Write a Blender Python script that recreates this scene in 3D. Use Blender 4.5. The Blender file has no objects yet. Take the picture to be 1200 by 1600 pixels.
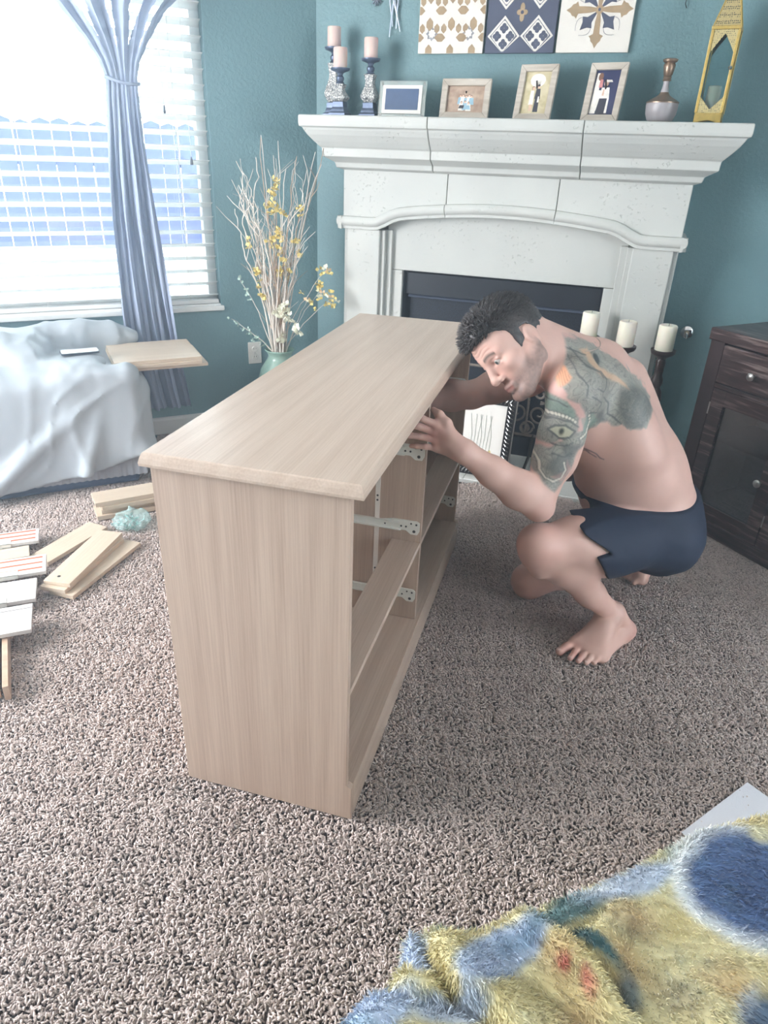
import bpy, bmesh, math, random
import numpy as np
from mathutils import Vector, Matrix
random.seed(7); RNG = np.random.default_rng(7)
PI = math.pi
S = bpy.context.scene
COL = S.collection

# ---------------------------------------------------------------- camera
PITCH, ROLL, FPX = 0.4817856, 0.03568228, 1097.98
cam_d = bpy.data.cameras.new('camera'); cam = bpy.data.objects.new('camera', cam_d); COL.objects.link(cam)
_fw = Vector((0, math.cos(PITCH), -math.sin(PITCH))); _up0 = Vector((0, math.sin(PITCH), math.cos(PITCH))); _r0 = Vector((1, 0, 0))
_r = _r0 * math.cos(ROLL) + _up0 * math.sin(ROLL); _u = -_r0 * math.sin(ROLL) + _up0 * math.cos(ROLL)
cam.matrix_world = Matrix(((_r.x, _u.x, -_fw.x, 0), (_r.y, _u.y, -_fw.y, 0), (_r.z, _u.z, -_fw.z, 1.42), (0, 0, 0, 1)))
cam_d.sensor_fit = 'AUTO'; cam_d.sensor_width = 36; cam_d.lens = FPX / 1600 * 36
cam_d.shift_x = (600 - 584.16) / 1600; cam_d.shift_y = (809.4 - 800) / 1600
cam_d.clip_start = 0.05
S.camera = cam

# ---------------------------------------------------------------- sky, exposure, window light
world = bpy.data.worlds.new('sky'); S.world = world; world.use_nodes = True
_bg = world.node_tree.nodes['Background']; _bg.inputs[0].default_value = (0.84, 0.92, 1.0, 1); _bg.inputs[1].default_value = 9.0
S.view_settings.view_transform = 'Standard'; S.view_settings.look = 'None'
S.view_settings.exposure = 1.24; S.view_settings.gamma = 1.0; S.view_settings.use_curve_mapping = False
S.cycles.max_bounces = 8; S.cycles.diffuse_bounces = 5; S.cycles.transparent_max_bounces = 12
S.cycles.caustics_reflective = False; S.cycles.caustics_refractive = False; S.cycles.sample_clamp_indirect = 6.0

# frames of the two walls that meet in the far corner
C = Vector((-0.3565, 4.0325, 0))
FU = Vector((0.94365, -0.33095, 0)); FN = Vector((-0.33095, -0.94365, 0))
WU = Vector((-0.90128, -0.43324, 0)); WN = Vector((0.43324, -0.90128, 0))
A_FIRE = math.atan2(FU.y, FU.x); A_WIN = math.atan2(WU.y, WU.x)
CEIL = 2.75
def fw(u, e, z=0): return C + FU * u + FN * e + Vector((0, 0, z))
def ww(u, e, z=0): return C + WU * u + WN * e + Vector((0, 0, z))

def portal(name, loc, normal, sx, sy):
    l = bpy.data.lights.new(name, 'AREA'); l.shape = 'RECTANGLE'; l.size = sx; l.size_y = sy
    l.cycles.is_portal = True
    o = bpy.data.objects.new(name, l); COL.objects.link(o); o.location = loc
    o.rotation_euler = Vector(normal).to_track_quat('-Z', 'Z').to_euler()
portal('window_light', ww(1.36, -0.10, 1.385), WN, 1.62, 1.42)
VEIL = 0.060
LWX = -3.1     # left wall
_l = bpy.data.lights.new('side_window_boost', 'AREA'); _l.shape = 'RECTANGLE'; _l.size = 1.0; _l.size_y = 1.4; _l.energy = 32; _l.color = (1.0, 0.96, 0.92)  # lamp added at the left window opening to strengthen its daylight
_o = bpy.data.objects.new('side_window_boost', _l); COL.objects.link(_o); _o.location = (LWX - 0.04, 1.45, 1.6); _o.rotation_euler = Vector((1, 0.15, -0.12)).to_track_quat('-Z', 'Z').to_euler()
portal('window_light', Vector((LWX - 0.02, 1.15, 1.35)), (1, 0, 0), 2.0, 2.0)
portal("window_light", Vector((3.374, .749, 1.3)), (-.899, -.4379, 0), 0.9, 1.5)

# ---------------------------------------------------------------- helpers
class MB:
    def __init__(s): s.v = []; s.f = []; s.m = []; s.M = Matrix.Identity(4)
    def add(s, vs, fs, m=0):
        o = len(s.v); s.v += [tuple(s.M @ Vector(p)) for p in vs]; s.f += [tuple(i + o for i in q) for q in fs]; s.m += [m] * len(fs)
    def box(s, a, b, m=0):
        x0, y0, z0 = a; x1, y1, z1 = b
        s.add([(x0,y0,z0),(x1,y0,z0),(x1,y1,z0),(x0,y1,z0),(x0,y0,z1),(x1,y0,z1),(x1,y1,z1),(x0,y1,z1)],
              [(0,3,2,1),(4,5,6,7),(0,1,5,4),(1,2,6,5),(2,3,7,6),(3,0,4,7)], m); return s
    def prism(s, poly, h0, h1, plane='xy', m=0):
        n = len(poly)
        def P(a, b, h): return (a, b, h) if plane == 'xy' else ((a, h, b) if plane == 'xz' else (h, a, b))
        vs = [P(a, b, h0) for a, b in poly] + [P(a, b, h1) for a, b in poly]
        fs = [tuple(range(n))[::-1], tuple(range(n, 2 * n))] + [(i, (i + 1) % n, n + (i + 1) % n, n + i) for i in range(n)]
        s.add(vs, fs, m); return s
    def lathe(s, prof, c=(0, 0, 0), n=24, m=0, cap=True):
        vs = []; fs = []; k = len(prof)
        for r, z in prof:
            for i in range(n):
                t = 2 * PI * i / n; vs.append((c[0] + r * math.cos(t), c[1] + r * math.sin(t), c[2] + z))
        for j in range(k - 1):
            for i in range(n):
                fs.append((j * n + i, j * n + (i + 1) % n, (j + 1) * n + (i + 1) % n, (j + 1) * n + i))
        if cap: fs.append(tuple(range(n))[::-1]); fs.append(tuple((k - 1) * n + i for i in range(n)))
        s.add(vs, fs, m); return s
    def tube(s, pts, rad, n=6, m=0):
        pts = [Vector(p) for p in pts]; k = len(pts)
        rs = rad if isinstance(rad, (list, tuple)) else [rad] * k
        vs = []; fs = []; N = None
        for i, p in enumerate(pts):
            t = (pts[min(i + 1, k - 1)] - pts[max(i - 1, 0)])
            if t.length < 1e-9: t = Vector((0, 0, 1))
            t.normalize()
            if N is None: N = t.orthogonal().normalized()
            else:
                N = N - t * N.dot(t); N = N.normalized() if N.length > 1e-6 else t.orthogonal().normalized()
            B = t.cross(N)
            for j in range(n):
                a = 2 * PI * j / n; vs.append(p + (N * math.cos(a) + B * math.sin(a)) * rs[i])
        for i in range(k - 1):
            for j in range(n):
                fs.append((i * n + j, i * n + (j + 1) % n, (i + 1) * n + (j + 1) % n, (i + 1) * n + j))
        fs.append(tuple(range(n))[::-1]); fs.append(tuple((k - 1) * n + j for j in range(n)))
        s.add(vs, fs, m); return s
    def ball(s, c, r, n=10, m=0, sc=(1, 1, 1)):
        prof = [(max(1e-4, math.sin(PI * i / n)), -math.cos(PI * i / n)) for i in range(n + 1)]
        o = len(s.v); M0 = s.M; s.M = M0 @ Matrix.Translation(Vector(c)) @ Matrix.Diagonal((r * sc[0], r * sc[1], r * sc[2], 1))
        s.lathe(prof, n=n + 4, m=m); s.M = M0; return s
    def build(s, name, mats, parent=None, smooth=False, bevel=0, seg=2, loc=None, rot=None, ang=0.6):
        me = bpy.data.meshes.new(name); me.from_pydata(s.v, [], s.f)
        if not isinstance(mats, (list, tuple)): mats = [mats]
        for m in mats: me.materials.append(m)
        if len(mats) > 1: me.polygons.foreach_set('material_index', s.m)
        if bevel:
            bm = bmesh.new(); bm.from_mesh(me)
            es = [e for e in bm.edges if len(e.link_faces) == 2 and e.calc_face_angle(0) > ang]
            bmesh.ops.bevel(bm, geom=es, offset=bevel, segments=seg, profile=0.5, affect='EDGES', clamp_overlap=True)
            bm.to_mesh(me); bm.free()
        if smooth:
            me.polygons.foreach_set('use_smooth', [True] * len(me.polygons))
            if smooth != 'all': me.set_sharp_from_angle(angle=0.7)
        me.update()
        return link(name, me, parent, loc, rot)
def link(name, me, parent=None, loc=None, rot=None):
    o = bpy.data.objects.new(name, me); COL.objects.link(o)
    if parent: o.parent = parent
    if loc is not None: o.location = loc
    if rot is not None: o.rotation_euler = rot
    return o
def npmesh(name, V, F, mats, parent=None, smooth=True, colors=None, loc=None):
    me = bpy.data.meshes.new(name); V = np.asarray(V, dtype=np.float32); F = np.asarray(F, dtype=np.int32)
    k = F.shape[1]
    me.vertices.add(len(V)); me.vertices.foreach_set('co', V.ravel())
    me.loops.add(F.size); me.loops.foreach_set('vertex_index', F.ravel())
    me.polygons.add(len(F)); me.polygons.foreach_set('loop_start', np.arange(0, F.size, k, dtype=np.int32))
    if smooth: me.polygons.foreach_set('use_smooth', np.ones(len(F), dtype=bool))
    me.update(calc_edges=True); me.validate()
    for m in (mats if isinstance(mats, (list, tuple)) else [mats]): me.materials.append(m)
    if colors is not None:
        for an, ca in colors.items():
            a = me.color_attributes.new(an, 'FLOAT_COLOR', 'POINT')
            if ca.shape[1] == 3: ca = np.concatenate([ca, np.ones((len(ca), 1))], 1)
            a.data.foreach_set('color', ca.astype(np.float32).ravel())
    return link(name, me, parent, loc)
def thing(name, label, cat, loc=(0, 0, 0), rz=0, group=None):
    o = bpy.data.objects.new(name, None); o.empty_display_size = 0.1; COL.objects.link(o)
    o.location = loc; o.rotation_euler = (0, 0, rz)
    return tag(o, label, cat, group)
def tag(o, label, cat, group=None, kind=None):
    o['label'] = label; o['category'] = cat
    if group: o['group'] = group
    if kind: o['kind'] = kind
    return o
def structure(o): o['kind'] = 'structure'; return o
def dup(root, loc, rz=None, label=None, group=None):
    r = root.copy(); COL.objects.link(r); r.location = loc
    if rz is not None: r.rotation_euler = (0, 0, rz)
    if label: r['label'] = label
    if group: r['group'] = group
    for ch in list(root.children):
        c = ch.copy(); COL.objects.link(c); c.parent = r
        for g in list(ch.children):
            d = g.copy(); COL.objects.link(d); d.parent = c
    return r

# ---------------------------------------------------------------- materials
def srgb(r, g, b): return tuple(((c / 255) / 12.92 if c / 255 < 0.04045 else ((c / 255 + 0.055) / 1.055) ** 2.4) for c in (r, g, b)) + (1,)
class NT:
    def __init__(s, name):
        s.mat = bpy.data.materials.new(name); s.mat.use_nodes = True; s.t = s.mat.node_tree
        s.p = s.t.nodes['Principled BSDF']; s.out = s.t.nodes['Material Output']
    def n(s, typ, **kw):
        nd = s.t.nodes.new(typ)
        for k, v in kw.items():
            if k in nd.inputs: nd.inputs[k].default_value = v
            else: setattr(nd, k, v)
        return nd
    def l(s, a, b): s.t.links.new(a, b)
    def coord(s, scale=(1, 1, 1), rot=(0, 0, 0), kind='Object'):
        tc = s.n('ShaderNodeTexCoord'); mp = s.n('ShaderNodeMapping'); s.l(tc.outputs[kind], mp.inputs[0])
        mp.inputs['Scale'].default_value = scale; mp.inputs['Rotation'].default_value = rot; return mp.outputs[0]
    def noise(s, co, scale, detail=4, rough=0.55, dist=0):
        n = s.n('ShaderNodeTexNoise', Scale=scale, Detail=detail, Roughness=rough, Distortion=dist); s.l(co, n.inputs['Vector']); return n.outputs['Fac']
    def ramp(s, fac, stops, interp='LINEAR'):
        r = s.n('ShaderNodeValToRGB'); r.color_ramp.interpolation = interp; e = r.color_ramp.elements
        while len(e) < len(stops): e.new(0.5)
        for i, (p, c) in enumerate(stops): e[i].position = p; e[i].color = c
        s.l(fac, r.inputs[0]); return r.outputs[0]
    def mix(s, fac, a, b, mode='MIX'):
        m = s.n('ShaderNodeMix', data_type='RGBA', blend_type=mode)
        for sock, v in ((m.inputs[0], fac), (m.inputs[6], a), (m.inputs[7], b)):
            if hasattr(v, 'is_linked'): s.l(v, sock)
            else: sock.default_value = v
        return m.outputs[2]
    def bump(s, h, strength=0.3, dist=0.01):
        b = s.n('ShaderNodeBump', Strength=strength, Distance=dist); s.l(h, b.inputs['Height']); s.l(b.outputs[0], s.p.inputs['Normal'])
    def set(s, color=None, rough=0.5, metal=0, spec=None, **kw):
        if color is not None:
            if hasattr(color, 'is_linked'): s.l(color, s.p.inputs['Base Color'])
            else: s.p.inputs['Base Color'].default_value = color
        if hasattr(rough, 'is_linked'): s.l(rough, s.p.inputs['Roughness'])
        else: s.p.inputs['Roughness'].default_value = rough
        s.p.inputs['Metallic'].default_value = metal
        if spec is not None: s.p.inputs['Specular IOR Level'].default_value = spec
        for k, v in kw.items(): s.p.inputs[k.replace('_', ' ')].default_value = v
        return s.mat
def simple(name, c, rough=0.5, metal=0, var=0.08, scale=30, bump=0, **kw):
    t = NT(name); co = t.coord()
    f = t.noise(co, scale, 5)
    d = tuple(max(0, x * (1 - var)) for x in c[:3]) + (1,); u = tuple(min(1, x * (1 + var)) for x in c[:3]) + (1,)
    col = t.ramp(f, [(0.3, d), (0.7, u)])
    if bump: t.bump(f, bump, 0.004)
    return t.set(col, rough, metal, **kw)
def wood(name, axis, light, dark, scale=1.0, rough=0.42, contrast=1.0, coat=0.0):
    t = NT(name)
    st = [44 * scale] * 3; st[axis] = 1.6 * scale
    co = t.coord(tuple(st))
    broad = t.noise(co, 0.55, 3, 0.5, 1.2)
    fine = t.noise(t.coord(tuple(x * 5 if i != axis else x * 2.2 for i, x in enumerate(st))), 1.0, 3, 0.6)
    w = t.n('ShaderNodeTexWave', wave_type='BANDS', Scale=0.22, Distortion=9.0, Detail=2.0); w.bands_direction = 'DIAGONAL'
    w.inputs['Detail Scale'].default_value = 0.8; t.l(co, w.inputs['Vector'])
    m = t.mix(0.42, broad, w.outputs['Fac']); m = t.mix(0.70, m, fine)
    h = 0.5 - 0.26 / contrast; 
    col = t.ramp(m, [(0.26, dark), (0.66, light)])
    t.bump(fine, 0.06, 0.002)
    return t.set(col, rough, 0, Coat_Weight=coat)

M = {}
M['oak_x'] = wood('light_oak_x', 0, srgb(200, 180, 165), srgb(178, 155, 138), rough=0.30)
M['oak_y'] = wood('light_oak_y', 1, srgb(202, 184, 170), srgb(176, 154, 138))
M['oak_z'] = wood('light_oak_z', 2, srgb(190, 168, 152), srgb(162, 138, 122))
M['oak_edge'] = wood('oak_edge', 1, srgb(196, 170, 148), srgb(160, 132, 110))
M['pale_board'] = wood('pale_board', 0, srgb(208, 192, 174), srgb(190, 172, 152), 0.7)
M['white_board'] = simple('white_board', srgb(206, 203, 202), 0.4, var=0.03)
M['orange'] = simple('orange_strip', srgb(214, 100, 52), 0.5)
M['white_metal'] = simple('white_metal', srgb(226, 226, 220), 0.35, 0.0, 0.03)
M['dark_hole'] = simple('dark_hole', srgb(40, 36, 34), 0.7)
M['steel'] = simple('brushed_steel', srgb(190, 190, 190), 0.3, 1.0, 0.05, 80)
M['chrome'] = simple('chrome', srgb(225, 225, 228), 0.12, 1.0, 0.02)
M['black_iron'] = simple('black_iron', srgb(40, 38, 36), 0.5, 0.6, 0.2, 60, 0.1)
M['firebox'] = simple('firebox_steel', srgb(30, 34, 44), 0.45, 0.2, 0.15, 40)
M['white_plastic'] = simple('white_plastic', srgb(232, 230, 226), 0.35, var=0.02)
M['wax'] = simple('candle_wax', srgb(236, 230, 216), 0.55, var=0.03, scale=20, Subsurface_Weight=0.25)
M['wax_pink'] = simple('candle_wax_rosy', srgb(220, 196, 190), 0.55, var=0.03, scale=20, Subsurface_Weight=0.25)
M['espresso_turned'] = simple('espresso_turned_wood', srgb(52, 38, 36), 0.3, var=0.2, scale=25)

def _wall():
    t = NT('teal_wall_paint'); co = t.coord()
    f = t.noise(co, 60, 5, 0.6, 0.4); g = t.noise(co, 1.2, 3)
    col = t.ramp(g, [(0.2, srgb(104, 138, 146)), (0.8, srgb(113, 147, 154))])
    t.bump(t.ramp(f, [(0.42, (0, 0, 0, 1)), (0.62, (1, 1, 1, 1))]), 0.30, 0.004)
    return t.set(col, 0.5, 0)
M['wall'] = _wall()
M['ceiling'] = simple('ceiling_white', srgb(225, 224, 220), 0.9, var=0.02, scale=80, bump=0.2)
M['trim'] = simple('trim_white', srgb(222, 224, 224), 0.4, var=0.02)
def _stone():
    t = NT('cast_stone'); co = t.coord()
    g = t.noise(co, 3, 4); v = t.noise(co, 34, 3, 0.5); patch = t.noise(co, 5, 2)
    col = t.ramp(g, [(0.3, srgb(184, 187, 185)), (0.7, srgb(196, 198, 195))])
    pits = t.ramp(v, [(0.245, (0, 0, 0, 1)), (0.29, (1, 1, 1, 1))])
    pm = t.ramp(patch, [(0.50, (0, 0, 0, 1)), (0.62, (1, 1, 1, 1))])
    v2 = t.noise(co, 75, 2, 0.5); pits2 = t.ramp(v2, [(0.30, (0, 0, 0, 1)), (0.37, (1, 1, 1, 1))])
    h = t.mix(pm, pits, t.mix(1.0, pits, pits2, 'MULTIPLY'))
    t.bump(h, 0.55, 0.006)
    return t.set(col, 0.62)
M['stone'] = _stone()
M['tile'] = simple('hearth_tile', srgb(226, 228, 226), 0.3, var=0.04, scale=6)
M['grout'] = simple('grout', srgb(186, 188, 186), 0.8)
def _espresso(name, axis):
    t = NT(name); st = [30, 30, 30]; st[axis] = 2.2; co = t.coord(tuple(st))
    f = t.noise(co, 0.8, 4, 0.6, 1.5); g = t.noise(t.coord(tuple(x * 3 for x in st)), 1.2, 3)
    col = t.ramp(t.mix(0.5, f, g), [(0.35, srgb(38, 27, 28)), (0.52, srgb(66, 46, 46)), (0.63, srgb(132, 116, 114))])
    t.bump(g, 0.12, 0.003)
    return t.set(col, 0.32)
M['esp_x'] = _espresso('espresso_x', 0); M['esp_y'] = _espresso('espresso_y', 1); M['esp_z'] = simple('espresso_z', srgb(56, 40, 42), 0.35, var=0.25, scale=12)
def glass(name, tint=(0.9, 0.95, 0.95, 1), alpha=0.12, rough=0.02):
    t = NT(name); tr = t.n('ShaderNodeBsdfTransparent'); tr.inputs[0].default_value = tint
    gl = t.n('ShaderNodeBsdfGlossy', Roughness=rough); fr = t.n('ShaderNodeFresnel', IOR=1.5)
    mx = t.n('ShaderNodeMixShader'); ma = t.n('ShaderNodeMath', operation='ADD'); ma.inputs[1].default_value = alpha * 0.3
    t.l(fr.outputs[0], ma.inputs[0]); t.l(ma.outputs[0], mx.inputs[0]); t.l(tr.outputs[0], mx.inputs[1]); t.l(gl.outputs[0], mx.inputs[2])
    t.l(mx.outputs[0], t.out.inputs[0]); return t.mat
M['glass'] = glass('clear_glass')
# ================================================================ the room
def slab_obj(name, pts, z0, z1, mat):
    return structure(MB().prism([(p[0], p[1]) for p in pts], z0, z1).build(name, mat))
# carpet backing under the pile
floor = structure(MB().box((-3.3, -2.7, -0.12), (4.2, 4.6, -0.016)).build('floor', simple('carpet_backing', srgb(92, 84, 82), 0.95)))
ceiling = structure(MB().box((-3.4, -2.8, CEIL), (4.3, 4.9, CEIL + 0.1)).build('ceiling', M['ceiling']))
# window wall, with its opening, in its own frame (x along the wall to the left, y into the room)
W0, W1, WZ0, WZ1, WEND = 0.543, 2.17, 0.667, 2.10, 3.18
b = MB(); T = -0.14
b.box((-0.08, T, -0.1), (W0, 0, CEIL)); b.box((W1, T, -0.1), (WEND, 0, CEIL))
b.box((W0, T, -0.1), (W1, 0, WZ0)); b.box((W0, T, WZ1), (W1, 0, CEIL))
structure(b.build('wall_window', M['wall'], loc=C, rot=(0, 0, A_WIN)))
# fireplace wall
b = MB().box((-0.06, 0, -0.1), (2.72, 0.12, CEIL)); structure(b.build('wall_fireplace', M['wall'], loc=C, rot=(0, 0, A_FIRE)))
# right wall, turned 45 degrees
RC = fw(2.70, 0); RD = Vector((0.4379, -0.899, 0)); A_R = math.atan2(RD.y, RD.x)
b = MB(); b.box((0, 0, -0.1), (2.25, 0.12, CEIL)); b.box((3.15, 0, -0.1), (5.3, 0.12, CEIL)); b.box((2.25, 0, -0.1), (3.15, 0.12, 0.55)); b.box((2.25, 0, 2.05), (3.15, 0.12, CEIL))
structure(b.build('wall_right', M['wall'], loc=RC, rot=(0, 0, A_R)))
# left wall and back wall carry big windows that light the room; both lie outside the picture
b = MB(); x0, x1 = LWX - 0.14, LWX
b.box((x0, -2.7, -0.1), (x1, 0.15, CEIL)); b.box((x0, 2.15, -0.1), (x1, 2.8, CEIL)); b.box((x0, 0.15, -0.1), (x1, 2.15, 0.35)); b.box((x0, 0.15, 2.35), (x1, 2.15, CEIL))
structure(b.build('wall_left', M['wall']))
b = MB(); y0, y1 = -2.74, -2.6
b.box((-3.3, y0, -0.1), (4.2, y1, CEIL))
structure(b.build('wall_back', M['wall']))
# baseboards
def baseboard(name, segs, ang, sgn):
    b = MB()
    for u0, u1 in segs:
        b.prism([(0, 0), (0.014 * sgn, 0), (0.014 * sgn, 0.075), (0.009 * sgn, 0.088), (0, 0.092)], u0, u1, 'yz')
    return structure(b.build(name, M['trim'], loc=C, rot=(0, 0, ang)))
baseboard('baseboard_window', [(0.0, 3.1)], A_WIN, 1)
baseboard('baseboard_fireplace', [(0.0, 0.25), (1.80, 2.7)], A_FIRE, -1)
structure(MB().prism([(0, 0), (-0.014, 0), (-0.014, 0.08), (0, 0.092)], 0, 5, 'yz').build('baseboard_right', M['trim'], loc=RC, rot=(0, 0, A_R)))

# ---- the window: frame, panes, sill
win = bpy.data.objects.new('window_1', None); COL.objects.link(win); win.location = C; win.rotation_euler = (0, 0, A_WIN); win['kind'] = 'structure'
b = MB(); fr = 0.045
b.box((W0, -0.13, WZ0), (W0 + fr, -0.07, WZ1)); b.box((W1 - fr, -0.13, WZ0), (W1, -0.07, WZ1)); b.box((W0, -0.13, WZ0), (W1, -0.07, WZ0 + fr)); b.box((W0, -0.13, WZ1 - fr), (W1, -0.07, WZ1))
um = (W0 + W1) / 2
b.build('window_frame', M['trim'], win)
for a, c in ((W0 + fr, W1 - fr),):
    MB().box((a, -0.103, WZ0 + fr), (c, -0.097, WZ1 - fr)).build('window_pane', M['glass'], win)
MB().box((W0, -0.07, WZ0 - 0.001), (W1, 0.0, WZ0 + 0.012)).build('window_sill', M['trim'], win, bevel=0.003)
b = MB(); b.box((W0 - 0.012, -0.002, WZ0 - 0.02), (W1 + 0.012, 0.022, WZ0 + 0.004)); b.build('window_stool', M['trim'], win, bevel=0.004)

# ---- outdoors seen through the slats
pave = simple('sunlit_paving', srgb(225, 222, 215), 0.9, var=0.05, scale=2)
structure(MB().box((-14, 4.45, 0.2), (6, 16, 0.47)).build('ground_outside', pave))
fence = thing('picket_fence', 'pale weathered picket fence seen outdoors through the window blind', 'fence', ww(1.4, -4.2, -0.2), A_WIN)
fm = simple('grey_fence_wood', srgb(54, 60, 90), 0.9, var=0.2, scale=3)
pk = None
for i in range(46):
    x = -3.0 + i * 0.165 + random.uniform(-.002, .002)
    if pk is None:
        pk = MB().prism([(0, 0), (0.158, 0), (0.158, 1.76), (0.08, 1.79), (0, 1.76)], -0.01, 0.01, 'xz').build('picket', fm, fence, loc=(x, 0, 0))
    else: link('picket', pk.data, fence, (x, 0, random.uniform(-.02, .02)))
for z in (0.5, 1.4): MB().box((-3.0, -0.05, z), (4.6, -0.012, z + 0.08)).build('rail', fm, fence)

# ---- window blind: every slat a piece
blind = thing('window_blind', 'white wooden blind with wide level slats filling the window', 'blind', C, A_WIN)
_t = NT('blind_slat'); _tl = _t.n('ShaderNodeBsdfTranslucent'); _tl.inputs[0].default_value = srgb(238, 240, 240); _mx = _t.n('ShaderNodeMixShader'); _mx.inputs[0].default_value = 0.30
slat_m = _t.set(srgb(238, 238, 236), 0.45); _t.l(_t.p.outputs[0], _mx.inputs[1]); _t.l(_tl.outputs[0], _mx.inputs[2]); _t.l(_mx.outputs[0], _t.out.inputs[0])
sl = None; n = 0
for i in range(23):
    z = WZ0 + 0.05 + i * 0.0625
    if z > WZ1 - 0.06: break
    if sl is None:
        prof = [(-0.0315, 0.0), (-0.015, 0.0035), (0.0, 0.0046), (0.015, 0.0035), (0.0315, 0.0), (0.0315, -0.003), (0.0, 0.0012), (-0.0315, -0.003)]
        sl = MB().prism([(y, z_) for y, z_ in prof], W0 + 0.008, W1 - 0.008, 'yz').build('slat', slat_m, blind, loc=(0, -0.036, z), rot=(0.36, 0, 0))
    else:
        o = link('slat', sl.data, blind, (0, -0.036, z), (0.36 + random.uniform(-.02, .02), 0, 0))
MB().box((W0 + 0.006, -0.066, WZ1 - 0.06), (W1 - 0.006, -0.006, WZ1 - 0.001)).build('head_rail', M['trim'], blind)
MB().box((W0 + 0.008, -0.066, WZ0 + 0.014), (W1 - 0.008, -0.006, WZ0 + 0.034)).build('bottom_rail', M['trim'], blind, bevel=0.004)
for u in (0.70, 1.38, 2.04):
    for y in (-0.003, -0.069):
        MB().box((u - 0.0012, y - 0.0008, WZ0 + 0.02), (u + 0.0012, y + 0.0008, WZ1 - 0.05)).build('ladder_cord', M['white_plastic'], blind)
tas = simple('grey_tassel', srgb(110, 116, 130), 0.5)
for u, z in ((0.64, 1.33), (0.745, 1.54)):
    MB().tube([(u, 0.004, z + 0.03), (u, 0.003, WZ1 - 0.06)], 0.001, 5).build('lift_cord', M['white_plastic'], blind)
    MB().lathe([(0.002, 0.035), (0.005, 0.03), (0.0075, 0.004), (0.006, 0.0)], (u, 0.004, z), 10).build('cord_tassel', tas, blind, smooth=True)

# ---- curtain, gathered by a tieback
def _curtain_mat():
    t = NT('sheer_curtain'); co = t.coord((1, 1, 1)); f = t.noise(co, 500, 2)
    df = t.n('ShaderNodeBsdfDiffuse'); tl = t.n('ShaderNodeBsdfTranslucent'); tp = t.n('ShaderNodeBsdfTransparent')
    c = t.ramp(f, [(0.3, srgb(150, 162, 186)), (0.7, srgb(168, 178, 200))]); t.l(c, df.inputs[0]); t.l(c, tl.inputs[0])
    a = t.n('ShaderNodeMixShader'); a.inputs[0].default_value = 0.07; t.l(df.outputs[0], a.inputs[1]); t.l(tl.outputs[0], a.inputs[2])
    m = t.n('ShaderNodeMixShader'); m.inputs[0].default_value = 0.004; t.l(a.outputs[0], m.inputs[1]); t.l(tp.outputs[0], m.inputs[2])
    t.l(m.outputs[0], t.out.inputs[0]); return t.mat
M['curtain'] = _curtain_mat()
cur = thing('curtain', 'sheer grey-blue curtain panel cinched by a tieback in front of the blind', 'curtain', C, A_WIN)
# (z, left u, right u) edges down the panel; u grows to the left
rows = [(2.16, 1.40, 0.44), (2.0, 1.235, 0.625), (1.915, 1.152, 0.72), (1.80, 1.06, 0.80), (1.72, 1.01, 0.845), (1.655, 0.990, 0.862), (1.60, 0.998, 0.862), (1.45, 1.012, 0.862), (1.3, 1.03, 0.855), (1.1, 1.045, 0.845), (0.9, 1.052, 0.83), (0.7, 1.056, 0.815), (0.5, 1.055, 0.80), (0.3, 1.04, 0.775), (0.165, 1.02, 0.76)]
NU = 200; V = []; F = []
zz = np.linspace(2.16, 0.165, 120)
rz_ = np.array([r[0] for r in rows])[::-1]; rl = np.interp(zz, rz_, np.array([r[1] for r in rows])[::-1]); rr = np.interp(zz, rz_, np.array([r[2] for r in rows])[::-1])
for i, z in enumerate(zz):
    for j in range(NU + 1):
        s = j / NU; u = rl[i] + (rr[i] - rl[i]) * s
        w = rl[i] - rr[i]; d = abs(z - 1.655)
        amp = 0.006 + 0.020 * min(1, d / 0.35); ph = 2 * PI * s
        off = amp * (math.sin(ph * 7 + 0.6 * math.sin(z * 3)) * 0.7 + math.sin(ph * 3 + 1.3 + z) * 0.6)
        V.append((u + 0.004 * math.sin(ph * 11 + z * 5), 0.075 + off + 0.02 * (s - 0.5) ** 2, z))
for i in range(len(zz) - 1):
    for j in range(NU):
        a = i * (NU + 1) + j; 
        # the panel parts into separate fans above the tieback
        if zz[i] > 1.78 and any(abs(j / NU - g) < hw * min(1, (zz[i] - 1.78) / 0.14) for g, hw in ((0.22, 0.05), (0.47, 0.022), (0.70, 0.05), (0.88, 0.03))): continue
        F.append((a, a + 1, a + NU + 2, a + NU + 1))
npmesh('fabric_panel', V, F, M['curtain'], cur)
b = MB(); pts = [(0.927 + 0.070 * math.cos(t), 0.075 + 0.04 * math.sin(t), 1.655 - 0.012 * math.sin(t) ** 2 + 0.01 * math.cos(t)) for t in np.linspace(0, 2 * PI, 25)]
b.tube(pts, 0.006, 6); b.build('tieback', M['curtain'], cur, smooth=True)

# ---- outlet on the window wall
out = thing('wall_outlet', 'white double power outlet low on the teal window wall', 'outlet', ww(0.374, 0, 0.405), A_WIN)
MB().box((-0.037, 0, -0.06), (0.037, 0.006, 0.06)).build('cover_plate', M['white_plastic'], out, bevel=0.003)
for z in (-0.022, 0.022):
    o = MB().lathe([(0.0165, 0), (0.0165, 0.0025), (0.015, 0.0035)], n=20); r = o.build('socket', M['white_plastic'], out, loc=(0, 0.006, z), rot=(-PI / 2, 0, 0))
    bb = MB(); 
    for dx in (-0.006, 0.006): bb.box((dx - 0.001, 0.0093, z - 0.001), (dx + 0.001, 0.0098, z + 0.007))
    bb.build('slot', M['dark_hole'], out)
MB().lathe([(0.003, 0), (0.003, 0.001)], n=10).build('screw', M['steel'], out, loc=(0, 0.006, 0), rot=(-PI / 2, 0, 0))
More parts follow.
